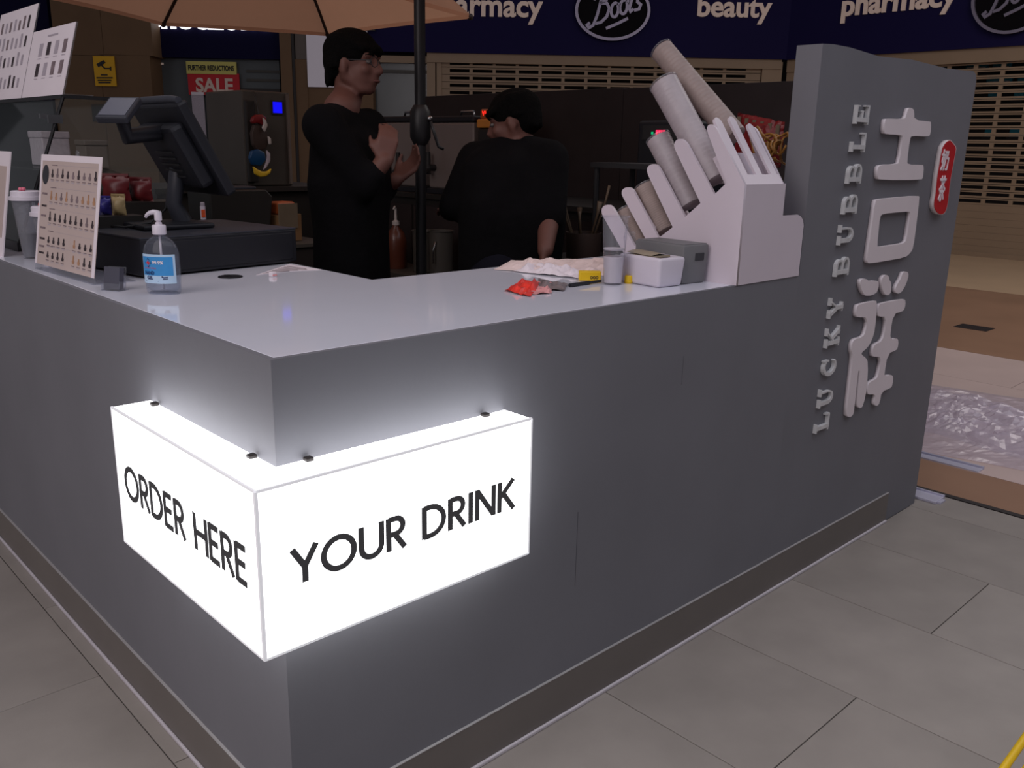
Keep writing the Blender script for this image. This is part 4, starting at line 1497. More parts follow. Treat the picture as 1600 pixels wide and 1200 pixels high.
random.seed(5)
for (ya, yb, zt2_, lab, dense) in ((1.922, 2.38, 1.850, 'shorter white menu board with two rows of drinks on the display case', 0), (2.39, 2.88, 1.955, 'taller greyish menu board at the far left on the display case', 1)):
    z0 = ZT+.0085
    dx = .068*(zt2_-z0)/.236
    bl, br, tl, tr = Vector((XT, yb, z0)), Vector((XT, ya, z0)), Vector((XT+dx, yb, zt2_)), Vector((XT+dx, ya, zt2_))
    o, q = menu_frame(bl, br, tl, tr, lab, 'menu_board', {'base': 'paper'})
    MB().hexa([br, br+Vector((.004, 0, 0)), br+Vector((.004, -.006, 0)), br+Vector((0, -.006, 0))], [tr, tr+Vector((.004, 0, 0)), tr+Vector((.004, -.006, 0)), tr+Vector((0, -.006, 0))]).build('edge_strip', 'acrylic', o, world=True)
    MB().hexa([br, br+Vector((.10, 0, 0)), bl+Vector((.10, 0, 0)), bl], [v+Vector((0, 0, .003)) for v in (br, br+Vector((.10, 0, 0)), bl+Vector((.10, 0, 0)), bl)]).build('foot', 'acrylic', o, world=True)
    mbs = {k: MB() for k in ('print_dark', 'print_mid', 'print_light')}
    if not dense:
        for r_, v in enumerate((.60, .30)):
            for i in range(4):
                u = .24+.19*i
                m = [['print_light', 'print_dark', 'print_light', 'print_mid'], ['print_dark', 'print_light', 'print_mid', 'print_mid']][r_][i]
                mbs[m].add([q(u, v, .002), q(u+.085, v, .002), q(u+.085, v+.19, .002), q(u, v+.19, .002)], [(0, 1, 2, 3)])
                mbs['print_light'].add([q(u, v-.04, .002), q(u+.085, v-.04, .002), q(u+.085, v-.03, .002), q(u, v-.03, .002)], [(0, 1, 2, 3)])
        mbs['print_light'].add([q(.40, .875, .002), q(.64, .875, .002), q(.64, .90, .002), q(.40, .90, .002)], [(0, 1, 2, 3)])
    else:
        for v in (.12, .36, .56, .76):
            for i in range(7):
                u = .10+.12*i
                m = random.choice(['print_light', 'print_light', 'print_mid', 'print_dark'])
                h_ = random.uniform(.10, .15)
                mbs[m].add([q(u, v, .002), q(u+.05, v, .002), q(u+.05, v+h_, .002), q(u, v+h_, .002)], [(0, 1, 2, 3)])
    for k, mb in mbs.items():
        if mb.v:
            mb.build('print', k, o, world=True, weld=False, kind='stuff')

# ---- till: cash drawer, terminal with customer display
dr = thing('cash_drawer', 'wide black cash drawer under the till terminal', 'cash drawer', (.43, 1.31, HC), .13)
MB().box(-.262, .262, -.205, .22, .006, .108).build('case', 'black_plastic', dr, bevel=.004)
MB().box(-.245, .245, -.208, -.205, .016, .098).build('drawer_front', 'black_plastic', dr, bevel=.002)
MB().box(-.262, .262, -.205, .22, .108, .112).build('top_mat', 'dark_grey_plastic', dr)
for x in (-.22, .22):
    for y in (-.17, .18):
        MB().lathe([(0, 0), (.012, 0), (.012, .006), (0, .006)], 10, Matrix.Translation((x, y, 0))).build('foot', 'black_plastic', dr)
ZD = HC+.1125
pos = thing('till_terminal', 'black till terminal tilted towards the staff, seen from behind', 'till', (.40, 1.36, ZD))
MB().box(.28, .50, 1.25, 1.45, ZD, ZD+.016).build('base', 'black_plastic', pos, world=True, bevel=.006)


def slab(name, c, ax_w, ax_h, w_, h_, t_k, m, parent, bevel=.006, label=None):
    ax_w, ax_h = Vector(ax_w).normalized(), Vector(ax_h).normalized()
    n_ = ax_w.cross(ax_h).normalized()
    ax_h = n_.cross(ax_w)
    X_ = Matrix((ax_w, n_, ax_h)).transposed().to_4x4()
    X_.translation = Vector(c)
    return MB().box(-w_/2, w_/2, -t_k/2, t_k/2, -h_/2, h_/2, X_).build(name, m, parent, world=True, bevel=bevel, label=label)


# monitor: its top leans towards the customer side
mc = U(285, 232, 1, 1.38)
mh = Vector((-.155, 0, .29)).normalized()
mon = slab('screen_housing', mc, (0, 1, 0), mh, .36, .30, .035, 'black_plastic', pos, .008)
slab('rear_bulge', mc+Vector((-.035, -.02, -.02)), (0, 1, 0), mh, .27, .20, .05, 'black_plastic', mon, .014)
nb_ = Vector((0, 1, 0)).cross(mh).normalized()
for i in range(5):
    slab('vent', mc+Vector((-.063, -.03, -.03))-mh*(.02*i-.02), (0, 1, 0), mh, .12, .006, .003, 'ink', mon, 0)
MB().tube([(mc.x-.02, 1.37, ZD+.014), (mc.x-.045, 1.37, ZD+.07), (mc.x-.02, 1.38, mc.z-.06)], [.035, .03, .03], 12, flat=.8).build('neck', 'dark_grey_plastic', pos, world=True, smooth=.8)
# customer display on its arm
dc = U(186, 172, 1, 1.28)
cdw, cdh = (RH*.92-NRM*.12), Vector((.10, .16, .30))
cdh = (Vector((0, 0, .55))+NRM*.75+RH*.35)
disp = slab('customer_display', dc, cdw, cdh, .095, .105, .022, 'dark_grey_plastic', pos, .005)
dn = Vector(cdw).normalized().cross(Vector(cdh).normalized()).normalized()
if dn.dot(CAM-dc) < 0:
    dn = -dn
slab('display_glass', dc+dn*.0118, cdw, cdh, .080, .085, .001, 'screen_grey', disp, 0)
MB().tube([dc-dn*.012, dc-dn*.05+Vector((0, 0, -.03)), mc+Vector((-.05, -.05, .05))], [.022, .024, .024], 10).build('display_arm', 'black_plastic', pos, world=True, smooth=.8)
tp = mc+mh*.15
MB().tube([tp+Vector((-.005, -.17, .004)), tp+Vector((0, -.10, .008)), tp+Vector((0, .10, .008))], [.010, .012, .012], 10).build('card_reader', 'dark_grey_plastic', pos, world=True, smooth=.8)
MB().tube([(mc.x+.0, 1.43, mc.z-.05), (mc.x-.06, 1.40, ZD+.05), (.32, 1.30, ZD+.02), (.26, 1.34, ZD+.006), (.24, 1.44, ZD+.005)], .004, 6).build('cable', 'ink', pos, world=True, smooth=True)

gpt = U(318, 343, 2, ZD)
o = thing('glue_stick', 'small orange and white tube standing on the cash drawer', 'tube', (gpt.x, gpt.y, ZD))
MB().lathe([(0, 0), (.009, 0), (.009, .045), (0, .045)], 12).build('body', 'white_plastic', o, smooth=.6)
MB().box(-.010, .004, -.0105, -.008, .008, .034).build('wrapper', 'orange_bright', o, bevel=.001)
MB().lathe([(.0075, .045), (.0075, .056), (.006, .058), (0, .058)], 12).build('cap', 'print_light', o, smooth=.6)


# sweets behind the till
def pouch(name, label, x, y, z, w_, h_, m, rz=-.75, seed=1):
    o = thing(name, label, 'packet', (x, y, z), rz, 'packets behind the till')
    mb = MB()
    for s_ in (-1, 1):
        mb.grid(lambda u, v: Vector(((u-.5)*w_*(1-.1*math.sin(v*PI)), s_*.022*math.sin(u*PI)*math.sin(min(1, v*1.15)*PI)**.5+.003*noise.noise(Vector((u*6+seed, v*6, s_))), v*h_)), 10, 10)
    mb.build('pouch', m, o, smooth=True)
    MB().box(-w_*.46, w_*.46, -.0015, .0015, h_*.985, h_*1.07).build('seal_strip', m, o)
    return o


for px, py, d_, w_, h_, m, lab in ((187, 336, 2.72, .045, .06, 'gold_pack', 'gold packet standing beside the blue one behind the till'),
                                   (165, 336, 2.74, .042, .055, 'blue_pack', 'blue glittering packet right of the menu stand'),
                                   (183, 314, 3.0, .10, .085, 'red_pack', 'large dark red packet behind the gold one'),
                                   (222, 314, 3.04, .08, .075, 'red_pack', 'dark red packet behind the till neck')):
    c = DEP(px, py, d_)
    zt__ = c.z
    o = pouch('sweet_packet', lab, c.x, c.y, zt__, w_, h_, m, -.75, px)
stp = thing('stepped_rack', 'dark stepped rack carrying the sweet packets', 'rack', (.30, 1.60, HC))
c1, c2 = DEP(187, 336, 2.72), DEP(183, 314, 3.0)
MB().box(c1.x-.12, c1.x+.06, c1.y-.035, c1.y+.05, HC, c1.z-.001).build('step', 'machine_dark', stp, world=True)
MB().box(c2.x-.10, c2.x+.18, c2.y-.08, c2.y+.06, HC, c2.z-.001).build('step', 'machine_dark', stp, world=True)

# grommet, cube, printed sheet
gpt = T(360, 433)
o = thing('cable_grommet', 'flat black cable grommet set in the worktop before the drawer', 'grommet', (gpt.x, gpt.y, HC))
MB().lathe([(0, 0), (.034, 0), (.033, .003), (.026, .004), (.024, .002), (0, .002)], 24).build('disc', 'black_plastic', o, smooth=.6)
MB().box(-.006, .006, .010, .026, .0035, .0045).build('cable_notch', 'ink', o)
gpt = T(429, 433)
o = thing('sugar_cube', 'tiny white wrapped cube on the worktop', 'cube', (gpt.x, gpt.y+.01, HC), .3)
MB().box(-.008, .008, -.008, .008, 0, .014).build('cube', 'paper', o, bevel=.002)
MB().box(-.0082, .0082, -.0085, -.0078, .003, .008).build('print', 'candy_pale', o)
o = thing('printed_sheet', 'printed paper sheet lying at the inner edge of the counter', 'paper', (.66, 1.13, HC), 0)
q4 = [T(400, 430), T(452, 424), T(503, 422), T(452, 413)]
MB().prism([Vector((c.x, c.y, HC+.0003)) for c in q4], (0, 0, .0008)).build('sheet', 'paper', o, world=True)
mb = MB()
qf = quadfn(*[Vector((c.x, c.y, HC+.0013)) for c in q4])
for i in range(9):
    v = .1+.09*i
    ribbon(mb, [(.1, v), (.9-.3*((i*7) % 3)/3, v)], .035, lambda u, vv, d: qf(u, vv)+Vector((0, 0, .0002*d)))
mb.build('print', 'print_mid', o, world=True, kind='stuff')

# ================================================================== INSIDE THE KIOSK
# back counter along the partition, with two dispensers
bc = thing('back_counter', 'dark back counter along the black partition', 'counter', (2.65, 1.9, .1))
MB().box(2.36, 2.94, .75, 3.35, .10, 1.19).build('cabinet', 'machine_dark', bc, world=True)
MB().box(2.34, 2.945, .75, 3.35, 1.19, 1.215).build('top', 'machine_dark', bc, world=True)
for i in range(4):
    MB().box(2.352, 2.36, .78+i*.64, .78+i*.64+.62, .2, 1.15).build('door', 'black_wall', bc, world=True)
XD = 2.42
for i, (pxa, pxb, lab) in enumerate(((583, 650, 'steel drinks dispenser with black tap behind the standing person'), (668, 742, 'steel drinks dispenser with black tap right of the parasol mast'))):
    a, b = U(pxa, 190, 0, XD), U(pxb, 190, 0, XD)
    zb_d = 1.245
    o = thing('drinks_dispenser', lab, 'dispenser', (XD+.15, (a.y+b.y)/2, 1.215), 0, 'steel drinks dispensers')
    MB().box(XD, XD+.34, b.y+.01, a.y-.01, zb_d, a.z-.005).build('tank', 'dispenser_steel', o, world=True, bevel=.012, segs=3)
    MB().box(XD-.01, XD+.35, b.y, a.y, zb_d-.03, zb_d).build('drip_base', 'black_plastic', o, world=True, bevel=.004)
    MB().box(XD-.005, XD+.345, b.y+.005, a.y-.005, a.z-.005, a.z+.028).build('lid', 'black_plastic', o, world=True, bevel=.008)
    ym = (a.y+b.y)/2+(.02 if i == 0 else .1)
    hy = (a.y+b.y)/2
    MB().tube([(XD+.12, hy-.06, a.z+.025), (XD+.12, hy-.05, a.z+.055), (XD+.12, hy+.05, a.z+.055), (XD+.12, hy+.06, a.z+.025)], .007, 8).build('lid_handle', 'steel', o, world=True, smooth=True)
    tapy = U((632, 679)[i], 255, 0, XD).y
    tapz = U((632, 679)[i], 262, 0, XD).z
    tap = MB().tube([(XD, tapy, tapz), (XD-.05, tapy, tapz)], .018, 10).build('tap', 'ink', o, world=True, smooth=.7)
    MB().tube([(XD-.045, tapy, tapz+.085), (XD-.045, tapy, tapz-.035)], [.012, .016], 10).build('lever', 'ink', tap, world=True, smooth=.7)
    MB().tube([(XD-.045, tapy, tapz-.01), (XD-.095, tapy-.03, tapz-.02)], [.010, .013], 8).build('spout', 'ink', tap, world=True, smooth=.7)

# amber warmer with a red display
c = U(755, 200, 0, 2.42)
o = thing('sealing_machine', 'amber box with a glowing red display beside the bent person', 'machine', (2.55, c.y, 1.215))
MB().box(2.43, 2.68, c.y-.055, c.y+.055, 1.215, c.z).build('body', 'machine_dark', o, world=True, bevel=.01)
MB().box(2.42, 2.69, c.y-.055, c.y+.055, c.z, c.z+.045).build('hood', 'box_amber', o, world=True, bevel=.008)
MB().box(2.44, 2.69, c.y-.050, c.y+.050, c.z+.045, c.z+.095).build('display_head', 'orange_pack', o, world=True, bevel=.008)
mb = MB()
for k in range(3):
    ribbon(mb, [(.0+.022*k, .03), (.008+.022*k, .012), (.016+.022*k, .03)], .005, lambda u, v, d: Vector((2.4395-.001*d, c.y+.03-u, c.z+.055+v)))
mb.build('red_digits', 'led_red', o, world=True, kind='stuff')

# black machine with LEDs near the cups
c = U(1033, 207, 0, 2.5)
o = thing('brewing_machine', 'black machine with red and green lights behind the cup stacks', 'machine', (2.66, c.y, 1.215))
MB().box(2.5, 2.84, c.y-.19, c.y+.13, 1.215, c.z+.05).build('body', 'black_plastic', o, world=True, bevel=.012)
MB().box(2.495, 2.5, c.y-.15, c.y+.10, c.z-.03, c.z+.03).build('control_panel', 'ink', o, world=True)
mb = MB()
for k in range(4):
    mb.box(2.492, 2.495, c.y-.025+.013*k, c.y-.016+.013*k, c.z-.010, c.z+.010)
mb.build('red_digits', 'led_pink', o, world=True, kind='stuff')
g = U(1020.5, 208, 0, 2.5)
MB().box(2.492, 2.495, g.y-.005, g.y+.005, g.z-.005, g.z+.005).build('green_lamp', 'led_green', o, world=True)

# tall machine with a blue display at the back
y0 = 3.0
a, b = U(377, 140, 1, y0), U(458, 290, 1, y0)
bs = thing('back_stand', 'dark stand at the back of the kiosk carrying the tall grey machine', 'stand', ((a.x+b.x)/2, y0+.25, .1))
MB().box(a.x-.5, b.x+.25, y0-.06, y0+.55, .10, b.z-.025).build('cabinet', 'machine_dark', bs, world=True)
MB().box(a.x-.52, b.x+.27, y0-.09, y0+.55, b.z-.025, b.z-.001).build('top', 'frame_dark', bs, world=True)
o = thing('tall_machine', 'tall grey machine with a small blue lit display', 'machine', ((a.x+b.x)/2, y0+.2, b.z))
MB().box(a.x, b.x, y0, y0+.42, b.z, a.z).build('housing', 'machine_grey', o, world=True, bevel=.008)
e1 = U(396, 200, 1, y0)
MB().box(a.x+.005, e1.x, y0-.03, y0, b.z+.02, a.z-.05).build('dark_door', 'machine_dark', o, world=True, bevel=.006)
MB().box(b.x-.022, b.x-.008, y0-.012, y0, b.z+.01, a.z-.01).build('edge_rail', 'column_grey', o, world=True)
l0_, l1_ = U(426, 159, 1, y0-.006), U(441, 177, 1, y0-.006)
dsp = MB().box(l0_.x-.008, l1_.x+.008, y0-.006, y0, l1_.z-.008, l0_.z+.008).build('display_bezel', 'ink', o, world=True)
MB().box(l0_.x, l1_.x, y0-.0075, y0-.006, l1_.z, l0_.z).build('blue_screen', 'led_blue', dsp, world=True)
# hanging trinket
yT = 2.93
o = thing('hanging_trinket', 'red, blue and yellow trinket hanging by the tall machine', 'trinket', U(408, 230, 1, yT))


def tpx(px, py, dy=0):
    return U(px, py, 1, yT+dy)


k_ = (tpx(420, 200)-tpx(400, 200)).length/20


def blob(outline, m, name, dy, th):
    pts = [tpx(x, y, dy) for x, y in outline]
    MB().prism(pts, (0, th, 0)).build(name, m, o, world=True, bevel=.006, segs=3, smooth=.8)


blob([(394, 190), (396, 183), (402, 179), (411, 179), (417, 184), (417, 190), (411, 196), (403, 192), (397, 194)], 'trinket_red', 'red_cap', -.02, .03)
blob([(398, 194), (411, 196), (418, 206), (420, 222), (416, 233), (403, 236), (396, 226), (394, 208)], 'pot', 'dark_body', -.01, .03)
blob([(394, 236), (404, 233), (414, 238), (416, 250), (408, 260), (396, 258), (391, 247)], 'trinket_blue', 'blue_base', -.02, .03)
blob([(396.5, 260), (402, 264), (410, 268), (418, 268), (425, 263), (423, 271), (416, 276), (407, 277), (399, 272)], 'trinket_yellow', 'yellow_crescent', -.03, .02)
blob([(411, 183), (416, 187), (419, 196), (415, 207), (410, 200), (413, 193)], 'trinket_white', 'white_trim', -.03, .015)
blob([(419, 212), (424, 216), (425, 226), (421, 226)], 'trinket_white', 'white_trim', -.02, .015)
blob([(417, 234), (423, 240), (423, 252), (417, 262), (412, 266), (416, 254), (418, 244)], 'print_light', 'white_trim', -.02, .015)
MB().tube([tpx(404, 178), tpx(405, 150)+Vector((0, .04, 0)), tpx(406, 142)+Vector((0, .07, 0))], .002, 6).build('cord', 'ink', o, world=True)

# cartons and printer right of the drawer
a, b = U(432, 380, 1, 2.2), U(474, 335, 1, 2.2)
o = thing('carton', 'brown open carton in the dim space right of the cash drawer', 'carton', ((a.x+b.x)/2, 2.28, a.z), .25)
sx_ = (b.x-a.x)/2
MB().box(-sx_, sx_, -.06, .06, 0, (b.z-a.z)).build('box', 'carton', o, bevel=.003)
MB().box(-sx_, sx_*.6, -.066, -.061, (b.z-a.z)*.5, (b.z-a.z)*1.4).build('flap', 'carton_pale', o)
MB().box(-sx_*.8, sx_*.8, -.04, .04, (b.z-a.z), (b.z-a.z)*1.45).build('orange_packs', 'orange_pack', o, bevel=.01)
o = thing('side_cupboard', 'dark low cupboard under the brown carton', 'cupboard', ((a.x+b.x)/2, 2.3, .1))
MB().box(a.x-.28, b.x+.10, 2.12, 2.5, .10, a.z-.015).build('cabinet', 'frame_dark', o, world=True)
MB().box(a.x-.29, b.x+.11, 2.11, 2.5, a.z-.015, a.z-.001).build('top', 'machine_grey', o, world=True)
o = thing('printer', 'dark grey printer beyond the cash drawer', 'printer', (a.x-.17, 2.3, a.z))
z3 = U(380, 297, 1, 2.2).z
xl3, xr3 = U(330, 340, 1, 2.2).x, U(428, 340, 1, 2.2).x
pr_ = [(xl3, a.z), (xr3-.03, a.z), (xr3, z3-.03), (xr3-.03, z3), (xl3, z3)]
MB().prism([(x, 2.2, z_) for x, z_ in pr_], (0, .22, 0)).build('body', 'machine_dark', o, world=True, bevel=.006)
MB().box(xl3+.05, xr3-.05, 2.25, 2.37, z3, z3+.012).build('paper_cover', 'dark_grey_plastic', o, world=True, bevel=.004)

# pump bottles and steel tubs on a low shelf under the dispensers
a = U(600, 415, 0, 2.15)
o = thing('low_shelf', 'dark low shelf in front of the back counter', 'shelf', (2.2, 2.7, .1))
zsh = a.z
MB().box(2.02, 2.33, 1.9, 2.88, zsh-.025, zsh).build('board', 'machine_grey', o, world=True)
for y in (1.95, 2.84):
    MB().box(2.04, 2.32, y-.015, y+.015, .10, zsh-.025).build('leg', 'frame_dark', o, world=True)
for i, (px, lab) in enumerate(((600, 'brown syrup jug with pump, left of the pair beside the standing person'), (614, 'brown syrup jug with pump, right of the pair beside the standing person'))):
    c = U(px, 400, 0, 2.15)
    top_ = U(px, 322, 0, 2.15).z
    h_ = top_-zsh
    o = thing('syrup_jug', lab, 'jug', (2.15, c.y+(.03 if i == 0 else -.03), zsh), 0, 'syrup jugs with pumps')
    MB().lathe([(0, 0), (.055, 0), (.058, .01), (.058, h_*.45), (.045, h_*.58), (.018, h_*.68), (.018, h_*.72)], 18).build('jug', 'syrup', o, smooth=.7)
    MB().lathe([(.02, h_*.70), (.02, h_*.76), (.008, h_*.78), (.006, h_*.97), (0, h_*.97)], 12).build('pump', 'trinket_white', o, smooth=.7)
    MB().tube([(0, 0, h_*.97), (-.02, -.02, h_), (-.035, -.03, h_*.96)], .005, 8).build('spout', 'trinket_white', o, smooth=True)
for i, (px, lab) in enumerate(((656, 'steel tub on the low shelf left of the parasol mast'), (682, 'steel tub on the low shelf right of the parasol mast'))):
    c = U(px, 400, 0, 2.15)
    top_ = U(px, 362, 0, 2.15).z
    o = thing('steel_tub', lab, 'tub', (2.18, c.y, zsh), 0, 'steel tubs on the low shelf')
    h_ = top_-zsh
    MB().lathe([(0, 0), (.055, 0), (.058, .004), (.062, h_), (.067, h_+.002), (.067, h_+.006), (.058, h_+.004), (.054, .008), (0, .006)], 22).build('tub', 'machine_grey', o, smooth=.6)
    MB().tube([(-.06, -.03, h_*.8), (-.075, -.03, h_*.6), (-.075, -.03, h_*.3)], .004, 6).build('handle', 'steel', o, smooth=True)

# utensil pot in the dim corner
c = U(905, 402, 0, 2.0)
zs2 = c.z-.01
o = thing('side_trolley', 'dark trolley behind the worktop carrying the utensil pot', 'trolley', (2.02, c.y, .1))
MB().box(1.86, 2.3, max(c.y-.12, 1.13), c.y+.22, zs2-.02, zs2).build('tray', 'machine_dark', o, world=True)
for x in (1.88, 2.28):
    for y in (max(c.y-.10, 1.15), c.y+.20):
        MB().tube([(x, y, .1), (x, y, zs2-.02)], .012, 8).build('leg', 'frame_dark', o, world=True)
hp = U(905, 362, 0, 2.0).z-zs2
o = thing('utensil_pot', 'brown pot of spoons and brushes in the dim corner', 'pot', (2.0, c.y-.02, zs2))
MB().lathe([(0, 0), (.065, 0), (.07, .01), (.075, hp), (.07, hp), (.064, .012), (0, .012)], 20).build('pot', 'pot', o, smooth=.7)
random.seed(4)
for i in range(7):
    t = 2*PI*i/7
    tx, ty = .055*math.cos(t)*1.4, .055*math.sin(t)*1.6
    ln = hp+random.uniform(.08, .2)
    MB().tube([(tx*.3, ty*.3, .03), (tx, ty, ln*.8), (tx*1.15, ty*1.15, ln)], [.005, .005, .012 if i % 2 else .006], 6).build('utensil', 'utensil', o, smooth=True)

# straw bundle and red packet behind the dispenser, on a narrow rack by the panel
c = U(1212, 238, 0, 2.2)
o = thing('narrow_rack', 'narrow black rack behind the sign panel', 'rack', (2.2, c.y, .1))
zr = U(1210, 262, 0, 2.2).z
MB().box(2.06, 2.33, .72, 1.1, zr-.02, zr).build('shelf', 'ink', o, world=True)
for x in (2.08, 2.31):
    for y in (.74, 1.08):
        MB().tube([(x, y, .1), (x, y, zr-.02)], .012, 8).build('post', 'ink', o, world=True)
o = thing('straw_bundle', 'tangled bundle of yellow curly straws behind the cup dispenser', 'straws', (2.2, c.y, zr))
random.seed(9)
for i in range(12):
    r = random.uniform(.022, .042)
    cc_ = Vector((2.17+random.uniform(-.04, .04), c.y+random.uniform(-.06, .06), zr+.048+random.uniform(-.005, .045)))
    ax = Vector((random.uniform(-1, -.2), random.uniform(-1, 1), random.uniform(-.6, .6))).normalized()
    X_ = Matrix.Translation(cc_) @ ax.to_track_quat('Z', 'Y').to_matrix().to_4x4()
    MB().tube([X_ @ Vector((r*math.cos(t*.42), r*1.25*math.sin(t*.42), .012*math.sin(t))) for t in range(15)], .0045, 6).build('straw', 'straw_yellow', o, world=True, smooth=True)
o = thing('snack_bag', 'crinkled red bag behind the cup dispenser prongs', 'bag', (2.25, c.y+.13, zr))
ct = U(1165, 190, 0, 2.2)
for s_ in (-1, 1):
    mb = MB()
    mb.grid(lambda u, v: Vector((2.26+s_*.03*math.sin(u*PI)*math.sin(v*PI)**.6+.006*noise.noise(Vector((u*9, v*9, s_*3))), ct.y+.075-.20*u+.01*noise.noise(Vector((v*8, 2, 1))), zr+(ct.z+.035-zr-.035*u)*v+.008*noise.noise(Vector((u*12, 5, v*3))))), 16, 14)
    mb.build('bag_side', 'red_pack' if s_ > 0 else 'trinket_red', o, world=True)
mb = MB()
for i in range(6):
    yy = ct.y+.06-.033*i
    mb.box(2.245, 2.25, yy-.008, yy+.006, ct.z-.015-.006*i, ct.z+.02-.006*i)
mb.build('pale_print', 'carton_pale', o, world=True, kind='stuff')

# ================================================================== PARASOLS
ZH = 2.2
mp_ = DEP(657, 230, 3.45)


def parasol(label, foot, apex, tips, r_mast, cantilever=False):
    um = thing('parasol', label, 'parasol', foot)
    cen = sum(tips, Vector())/len(tips)
    n = len(tips)

    def rib_pt(tp_, s):
        return apex.lerp(tp_, s)+Vector((0, 0, .10*math.sin(s*PI)))
    for i in range(n):
        ta_, tb2 = tips[i], tips[(i+1) % n]

        def cp_(u, v):
            q_ = rib_pt(ta_, u).lerp(rib_pt(tb2, u), v)
            inw = (Vector((cen.x, cen.y, q_.z))-q_)*.035*math.sin(v*PI)*u
            return q_+Vector((0, 0, -.03*math.sin(v*PI)*math.sin(u*PI)+.004))+inw
        MB().grid(cp_, 10, 8).build('canopy_panel', 'canopy', um, world=True, smooth=True)
        MB().tube([rib_pt(ta_, s/8)+Vector((0, 0, -.012)) for s in range(9)], .010, 8).build('rib', 'rib', um, world=True, smooth=.7)
        MB().ball(ta_+Vector((0, 0, -.008)), .018, seg=10, rings=6).build('rib_tip', 'rib', um, world=True, smooth=True)
        MB().grid(lambda u, v: cp_(1, u)+Vector((0, 0, -.022*v)), 8, 1).build('hem', 'canopy', um, world=True)
    MB().lathe([(0, .05), (.03, .04), (.05, .02), (.06, -.02), (.04, -.08), (0, -.08)], 16, Matrix.Translation(apex)).build('hub', 'rib', um, world=True, smooth=.7)
    if cantilever:
        f_ = Vector(foot)
        MB().tube([f_+Vector((0, 0, .03)), Vector((f_.x, f_.y, 2.95))], r_mast, 16).build('mast', 'mast', um, world=True, smooth=.7)
        MB().tube([Vector((f_.x, f_.y, 2.93)), Vector((f_.x, f_.y, 3.05)).lerp(apex+Vector((0, 0, .3)), .5)+Vector((0, 0, .06)), apex+Vector((0, 0, .26)), apex+Vector((0, 0, .03))], .022, 12).build('arm', 'mast', um, world=True, smooth=.7)
    else:
        MB().tube([Vector(foot)+Vector((0, 0, .03)), apex+Vector((0, 0, -.05))], r_mast, 16).build('mast', 'mast', um, world=True, smooth=.7)
    x, y, z_ = foot
    MB().box(x-.26, x+.26, y-.05, y+.05, z_, z_+.03).build('base_bar', 'mast', um, world=True, bevel=.006)
    MB().box(x-.05, x+.05, y-.26, y+.26, z_, z_+.035).build('base_bar', 'mast', um, world=True, bevel=.006)
    return um


# the one whose canopy shows at the top of the picture
cen = Vector((1.86, 3.40, 0))
tips = [U(255, 36, 2, ZH), U(512, 52, 2, ZH), U(735, 24, 2, ZH)]
for ang in (-98, -150, 155):
    t = math.radians(ang)
    tips.append(Vector((cen.x+1.16*math.cos(t), cen.y+1.16*math.sin(t), ZH)))
pc_ = DEP(548, 230, 6.3)
parasol('beige parasol whose canopy shows along the top of the picture', (pc_.x, pc_.y, .0), Vector((1.93, 3.50, 2.79)), tips, .02, True)

# the one on the black mast between the two people, its unseen canopy added overhead to shade the staff
mx_, my_ = mp_.x, mp_.y
um = parasol('parasol on the black mast with a crank between the two people, its canopy added out of view', (mx_, my_, .10), Vector((mx_, my_, 2.98)),
             [Vector((mx_+1.12*math.cos(PI/8-k*PI/4), my_+1.12*math.sin(PI/8-k*PI/4), 2.44)) for k in range(8)], .0215)
zc = DEP(657, 198, 3.45).z
hs = MB().tube([(mx_, my_, zc+.08), (mx_, my_, zc+.055), (mx_, my_, zc-.04), (mx_, my_, zc-.068)], [.026, .041, .041, .026], 14).build('crank_housing', 'mast', um, world=True, smooth=.8)
cr = Vector((mx_, my_, zc))+RH*.038-NRM*.02
MB().ball(cr+Vector((0, 0, .03)), .012, seg=10, rings=6).build('crank_pivot', 'steel', hs, world=True, smooth=True)
MB().tube([cr+Vector((0, 0, .03)), cr+RH*.02+Vector((0, 0, -.03)), cr+RH*.035+Vector((0, 0, -.075)), cr+RH*.055+Vector((0, 0, -.083))], .006, 8).build('crank_handle', 'mast', hs, world=True, smooth=True)


# ================================================================== PEOPLE
def capsule(mb, a, b, ra, rb, seg=14):
    a, b = Vector(a), Vector(b)
    mb.tube([a, b], [ra, rb], seg)
    mb.ball(a, ra, seg=seg, rings=8)
    mb.ball(b, rb, seg=seg, rings=8)


def limb(mb, pts, rs):
    for i in range(len(pts)-1):
        capsule(mb, pts[i], pts[i+1], rs[i], rs[i+1])


def hand(mb, wrist, d, palm_n, s=1.0, curl=.5, left=False):
    """palm and five separate bent fingers"""
    d = Vector(d).normalized()
    n_ = Vector(palm_n)
    n_ = (n_-d*n_.dot(d)).normalized()
    side = d.cross(n_)*(-1 if left else 1)
    w_ = Vector(wrist)
    for k in range(4):                # palm as four metacarpal capsules
        off = side*(.030-.020*k)*s
        capsule(mb, w_+off*.6, w_+d*.080*s+off, .013*s, .011*s, 10)
    for k, ln in enumerate((.070, .080, .075, .058)):
        off = side*(.030-.020*k)*s
        p_ = w_+d*.082*s+off
        dd = d.copy()
        r = .0092*s
        for j, part in enumerate((.45, .32, .23)):
            dd = (dd*math.cos(curl*.8)+n_*math.sin(curl*.8)).normalized()
            p2 = p_+dd*ln*part*s
            capsule(mb, p_, p2, r, r*.9, 8)
            p_, r = p2, r*.9
    p_ = w_+d*.020*s+side*.028*s
    dd = (d*.75+side*.7+n_*.2).normalized()
    capsule(mb, p_, p_+dd*.038*s, .0125*s, .011*s, 8)
    p_ = p_+dd*.038*s
    dd = (d*.9+side*.15+n_*.4).normalized()
    capsule(mb, p_, p_+dd*.034*s, .0105*s, .0088*s, 8)


